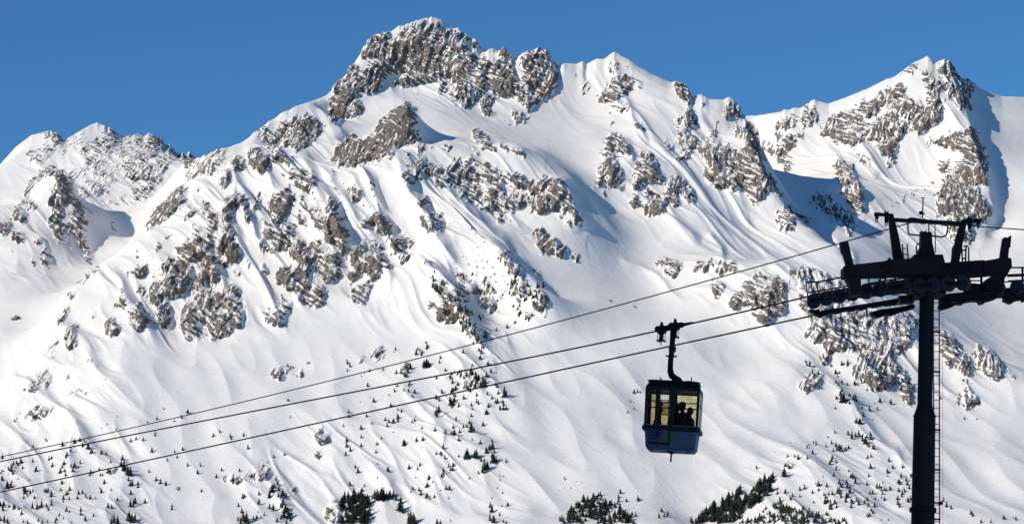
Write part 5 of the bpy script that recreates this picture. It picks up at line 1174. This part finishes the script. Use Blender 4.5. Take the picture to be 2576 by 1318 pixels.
def crown_bm(seed, slim):
    rr = random.Random(seed); b = bmesh.new()
    n = 17
    for i in range(n):
        u = i/(n-1); z = 0.07+0.90*u
        rad = slim*(1-u)**0.8*(0.82+0.36*rr.random())+0.012
        nb_ = 9 if u < .7 else 6
        a0 = rr.random()*6.28
        for k in range(nb_):
            a = a0+6.283*k/nb_+rr.uniform(-.25, .25); L = rad*rr.uniform(.55, 1.15); dz = -L*rr.uniform(.15, .6)
            if rr.random() < .10: continue
            wd = 0.035+0.30*L; ca, sa = math.cos(a), math.sin(a)
            p0 = b.verts.new((0, 0, z+.035)); pm1 = b.verts.new((ca*L*.55-sa*wd*.5, sa*L*.55+ca*wd*.5, z+dz*.45-.01)); pm2 = b.verts.new((ca*L*.55+sa*wd*.5, sa*L*.55-ca*wd*.5, z+dz*.45-.01))
            p1 = b.verts.new((ca*L, sa*L, z+dz)); pu = b.verts.new((ca*L*.5, sa*L*.5, z+dz*.35+.03))
            b.faces.new((p0, pm1, pu)); b.faces.new((p0, pu, pm2)); b.faces.new((pm1, p1, pu)); b.faces.new((pu, p1, pm2)); b.faces.new((p0, pm2, p1, pm1))
    add_tube(b, [(0, 0, .9), (0, 0, 1.0)], [.012, .003], 4)
    return b
def trunk_bm():
    b = bmesh.new(); add_tube(b, [(0, 0, -.12), (0, 0, .1), (0, 0, .9)], [.022, .018, .004], 6); return b
protos = []
for k in range(5):
    cr = mesh_obj('crown', crown_bm(20+k, (0.17, 0.21, 0.15, 0.25, 0.19)[k]), NEED); tr = mesh_obj('trunk', trunk_bm(), BARK)
    b = crown_bm(20+k, (0.24, 0.28, 0.22, 0.32, 0.26)[k]); nf = len(b.faces); t_ = trunk_bm(); tmp = bpy.data.meshes.new('tmp'); t_.to_mesh(tmp); b.from_mesh(tmp); t_.free()
    b.faces.ensure_lookup_table()
    for i, f in enumerate(b.faces): f.material_index = 0 if i < nf else 1
    sm_ = mesh_obj('conifer_tree', b, [NEED, BARK]); bpy.data.meshes.remove(tmp)
    protos.append((cr.data, tr.data, sm_.data))
    for o in (cr, tr, sm_): bpy.data.objects.remove(o)
REG = [ # (test, place phrase)
 (lambda x, y: x < 200 and y > 1100, 'on the snowy slope at the far lower left corner'),
 (lambda x, y: x < 420 and y > 1120, 'in the rocky gully line at the lower left'),
 (lambda x, y: x < 560 and y < 1160, 'scattered above the lowest cable at far left'),
 (lambda x, y: 560 <= x < 790 and y > 1120, 'in the dark clump on the lower left rib'),
 (lambda x, y: x < 790, 'on the open slope left of centre'),
 (lambda x, y: 790 <= x < 1050 and y > 1220, 'in the dense stand at the bottom left of centre'),
 (lambda x, y: x < 1300 and y < 880, 'on the shaded rock rib above the cables'),
 (lambda x, y: x < 1120 and y < 960, 'beside the rock island between the upper cables'),
 (lambda x, y: x < 1320 and y < 1050, 'in the grove crossed by the two lower cables'),
 (lambda x, y: 1120 <= x < 1280 and y < 1200, 'in the clump on the spur below the cables'),
 (lambda x, y: x < 1300 and y >= 1160 and x > 1200, 'in the single file at the bottom centre'),
 (lambda x, y: x < 1300, 'dotted over the slope below the cables at centre'),
 (lambda x, y: 1380 <= x < 1640 and y > 1225, 'in the wood on the knoll at the bottom centre right'),
 (lambda x, y: x < 1640, 'alone on the bare slope beside the gondola'),
 (lambda x, y: 1700 <= x < 2000 and y > 1140, 'in the diagonal wood right of the gondola'),
 (lambda x, y: x < 2360 and y > 1255, 'in the bottom grove left of the lift tower'),
 (lambda x, y: x < 2230 and 1080 < y < 1150, 'on the crest of the hill left of the tower'),
 (lambda x, y: x < 2230 and y <= 1080, 'on the rocky spur above the hill by the tower'),
 (lambda x, y: x < 2330, 'scattered on the open hill left of the tower foot'),
 (lambda x, y: True, 'on the shaded slope right of the lift tower')]
def region(x, y):
    for f, p in REG:
        if f(x, y): return p
spots = [s for s in spots if s[1] < 1330 and 0 < s[0] < 2576]
order = sorted(range(len(spots)), key=lambda i: -spots[i][2])
ntree = 0; rest = []
for rank, i in enumerate(order):
    x, y, h = spots[i]; p = foot(x, y); hm = h*K*p.y
    if rank >= 296: rest.append((p, hm)); continue
    cr, tr, sm_ = protos[rnd.randrange(5)]
    size = 'tall' if h > 20 else ('medium' if h > 11 else 'small')
    lab = '%s dark conifer %s' % (size, region(x, y)); grp = 'conifers ' + region(x, y)
    if h > 13:
        e = bpy.data.objects.new('conifer_tree', None); C.objects.link(e)
        for nm_, me in (('crown', cr), ('trunk', tr)):
            o = bpy.data.objects.new(nm_, me); C.objects.link(o); o.parent = e
    else:
        e = bpy.data.objects.new('conifer_tree', sm_); C.objects.link(e)
    e.location = p; w_ = rnd.uniform(1.4, 2.2); hm *= 1.05
    e.rotation_euler = (rnd.uniform(-.05, .05), rnd.uniform(-.05, .05), rnd.uniform(0, 6.28)); e.scale = (hm*w_, hm*w_, hm)
    tag(e, lab, 'tree', grp); ntree += 1
# the smallest saplings and bushes, too many and too small to count: one mass
sb = bmesh.new()
srng = random.Random(9)
dense = [((2560, 982), '360 1318 440 1210 800 1280 830 1318', 130), ((2560, 982), '600 1130 1140 1100 1140 1240 640 1240', 70), ((1280, 982), '440 80 520 90 620 200 690 300 760 420 700 480 620 340 500 180', 150), ((1280, 982), '540 540 760 540 860 760 560 760', 60), ((1280, 982), '820 20 1020 100 1040 200 960 300 900 140', 50), ((2560, 982), '620 560 880 460 1080 520 1170 700 1000 660 800 620', 90), ((0, 982), '1360 1080 1420 1100 1480 1300 1420 1318', 30), ((2560, 982), '780 640 830 640 960 900 900 900', 30)]
areas = [((0, 982), '0 1040 200 900 560 900 700 1100 420 1318 0 1318', 330), ((0, 982), '560 900 900 740 1300 900 1400 1318 700 1318', 170), ((1280, 982), '0 500 400 400 760 480 760 1060 300 1318 0 1150', 330), ((1280, 982), '420 60 1000 60 1040 200 760 420 600 420', 170), ((1280, 982), '1060 1318 1300 1140 1560 1180 1718 1318', 80), ((2560, 982), '0 1318 420 1020 800 840 1180 1060 1180 1318', 420), ((2560, 982), '580 480 1180 560 1180 700 900 800 700 640', 150), ((2560, 982), '1300 1180 1718 1300 1718 1318 1300 1318', 14), ((1280, 982), '780 1000 840 1000 840 1318 740 1318', 16)]
for ia, ((ox, oy), txt, n) in enumerate(areas+dense):
    q = [float(a) for a in txt.split()]; pl = list(zip(q[::2], q[1::2])); xs = [a[0] for a in pl]; ys = [a[1] for a in pl]; k = 0
    while k < n:
        x = srng.uniform(min(xs), max(xs)); y = srng.uniform(min(ys), max(ys)); k += 1
        if not inside(x, y, pl) or perlin(np.array([x/60.]), np.array([y/60.]), 77)[0] < (0.10 if ia < len(areas) else -0.2): continue
        p = foot(ox*2576/3840+x*SC, oy*2576/3840+y*SC); rest.append((p, 4+12*srng.random()**2.0*SC*K*p.y))
for p, hm in rest:
    nl = 5; wf = srng.uniform(.8, 1.25)
    for lv in range(nl):
        a0 = srng.random()*6.28; r_ = hm*wf*(.36-.30*lv/nl); z = hm*(.02+.76*lv/nl); dx, dy = srng.uniform(-.05, .05)*hm, srng.uniform(-.05, .05)*hm
        vs = [sb.verts.new(p+Vector((dx+math.cos(a0+j*.8976)*r_*srng.uniform(.35, 1.25), dy+math.sin(a0+j*.8976)*r_*srng.uniform(.35, 1.25), z-srng.uniform(0, .1)*hm))) for j in range(7)]
        tpv = sb.verts.new(p+Vector((dx, dy, z+hm*.30)))
        for j in range(7):
            if srng.random() < .9: sb.faces.new((vs[j], vs[(j+1) % 7], tpv))
so = mesh_obj('undergrowth', sb, NEED); tag(so, 'sparse dark bushes and saplings dotting the lower snow slopes', 'bushes', None, 'stuff')
# ------------------------------------------------------------------ a lone boulder at the far left
pb = foot(40, 803); b = bmesh.new(); bmesh.ops.create_icosphere(b, subdivisions=4, radius=1.0)
arr = np.array([v.co[:] for v in b.verts]); nn = 0.35*fbm(arr[:, 0]*1.3+arr[:, 2], arr[:, 1]*1.3+arr[:, 2]*.7, 4, 0.55, 301)+0.12*perlin(arr[:, 0]*4, arr[:, 2]*4+arr[:, 1]*3, 303)
for v, d in zip(b.verts, nn):
    v.co *= 1+float(d); v.co.x *= 5.2; v.co.y *= 4.0; v.co.z *= 3.6 if v.co.z > 0 else 2.5
    if v.co.x < 0: v.co.z *= 0.7
for f in b.faces:
    f.normal_update(); f.material_index = 1 if f.normal.z > 0.62 else 0
bo = mesh_obj('boulder', b, [paint('brown_rock', (0.16, 0.105, 0.075), 0.9, 0, 0.45, 1.2), SNOW], None, True)
bo.location = pb+Vector((0, 0, .9)); bo.rotation_euler = (0, -.15, .3)
tag(bo, 'lone brown boulder capped with snow on the white slope at far left', 'boulder')
print('trees', ntree, len(rest), round(time.time()-T0, 1))
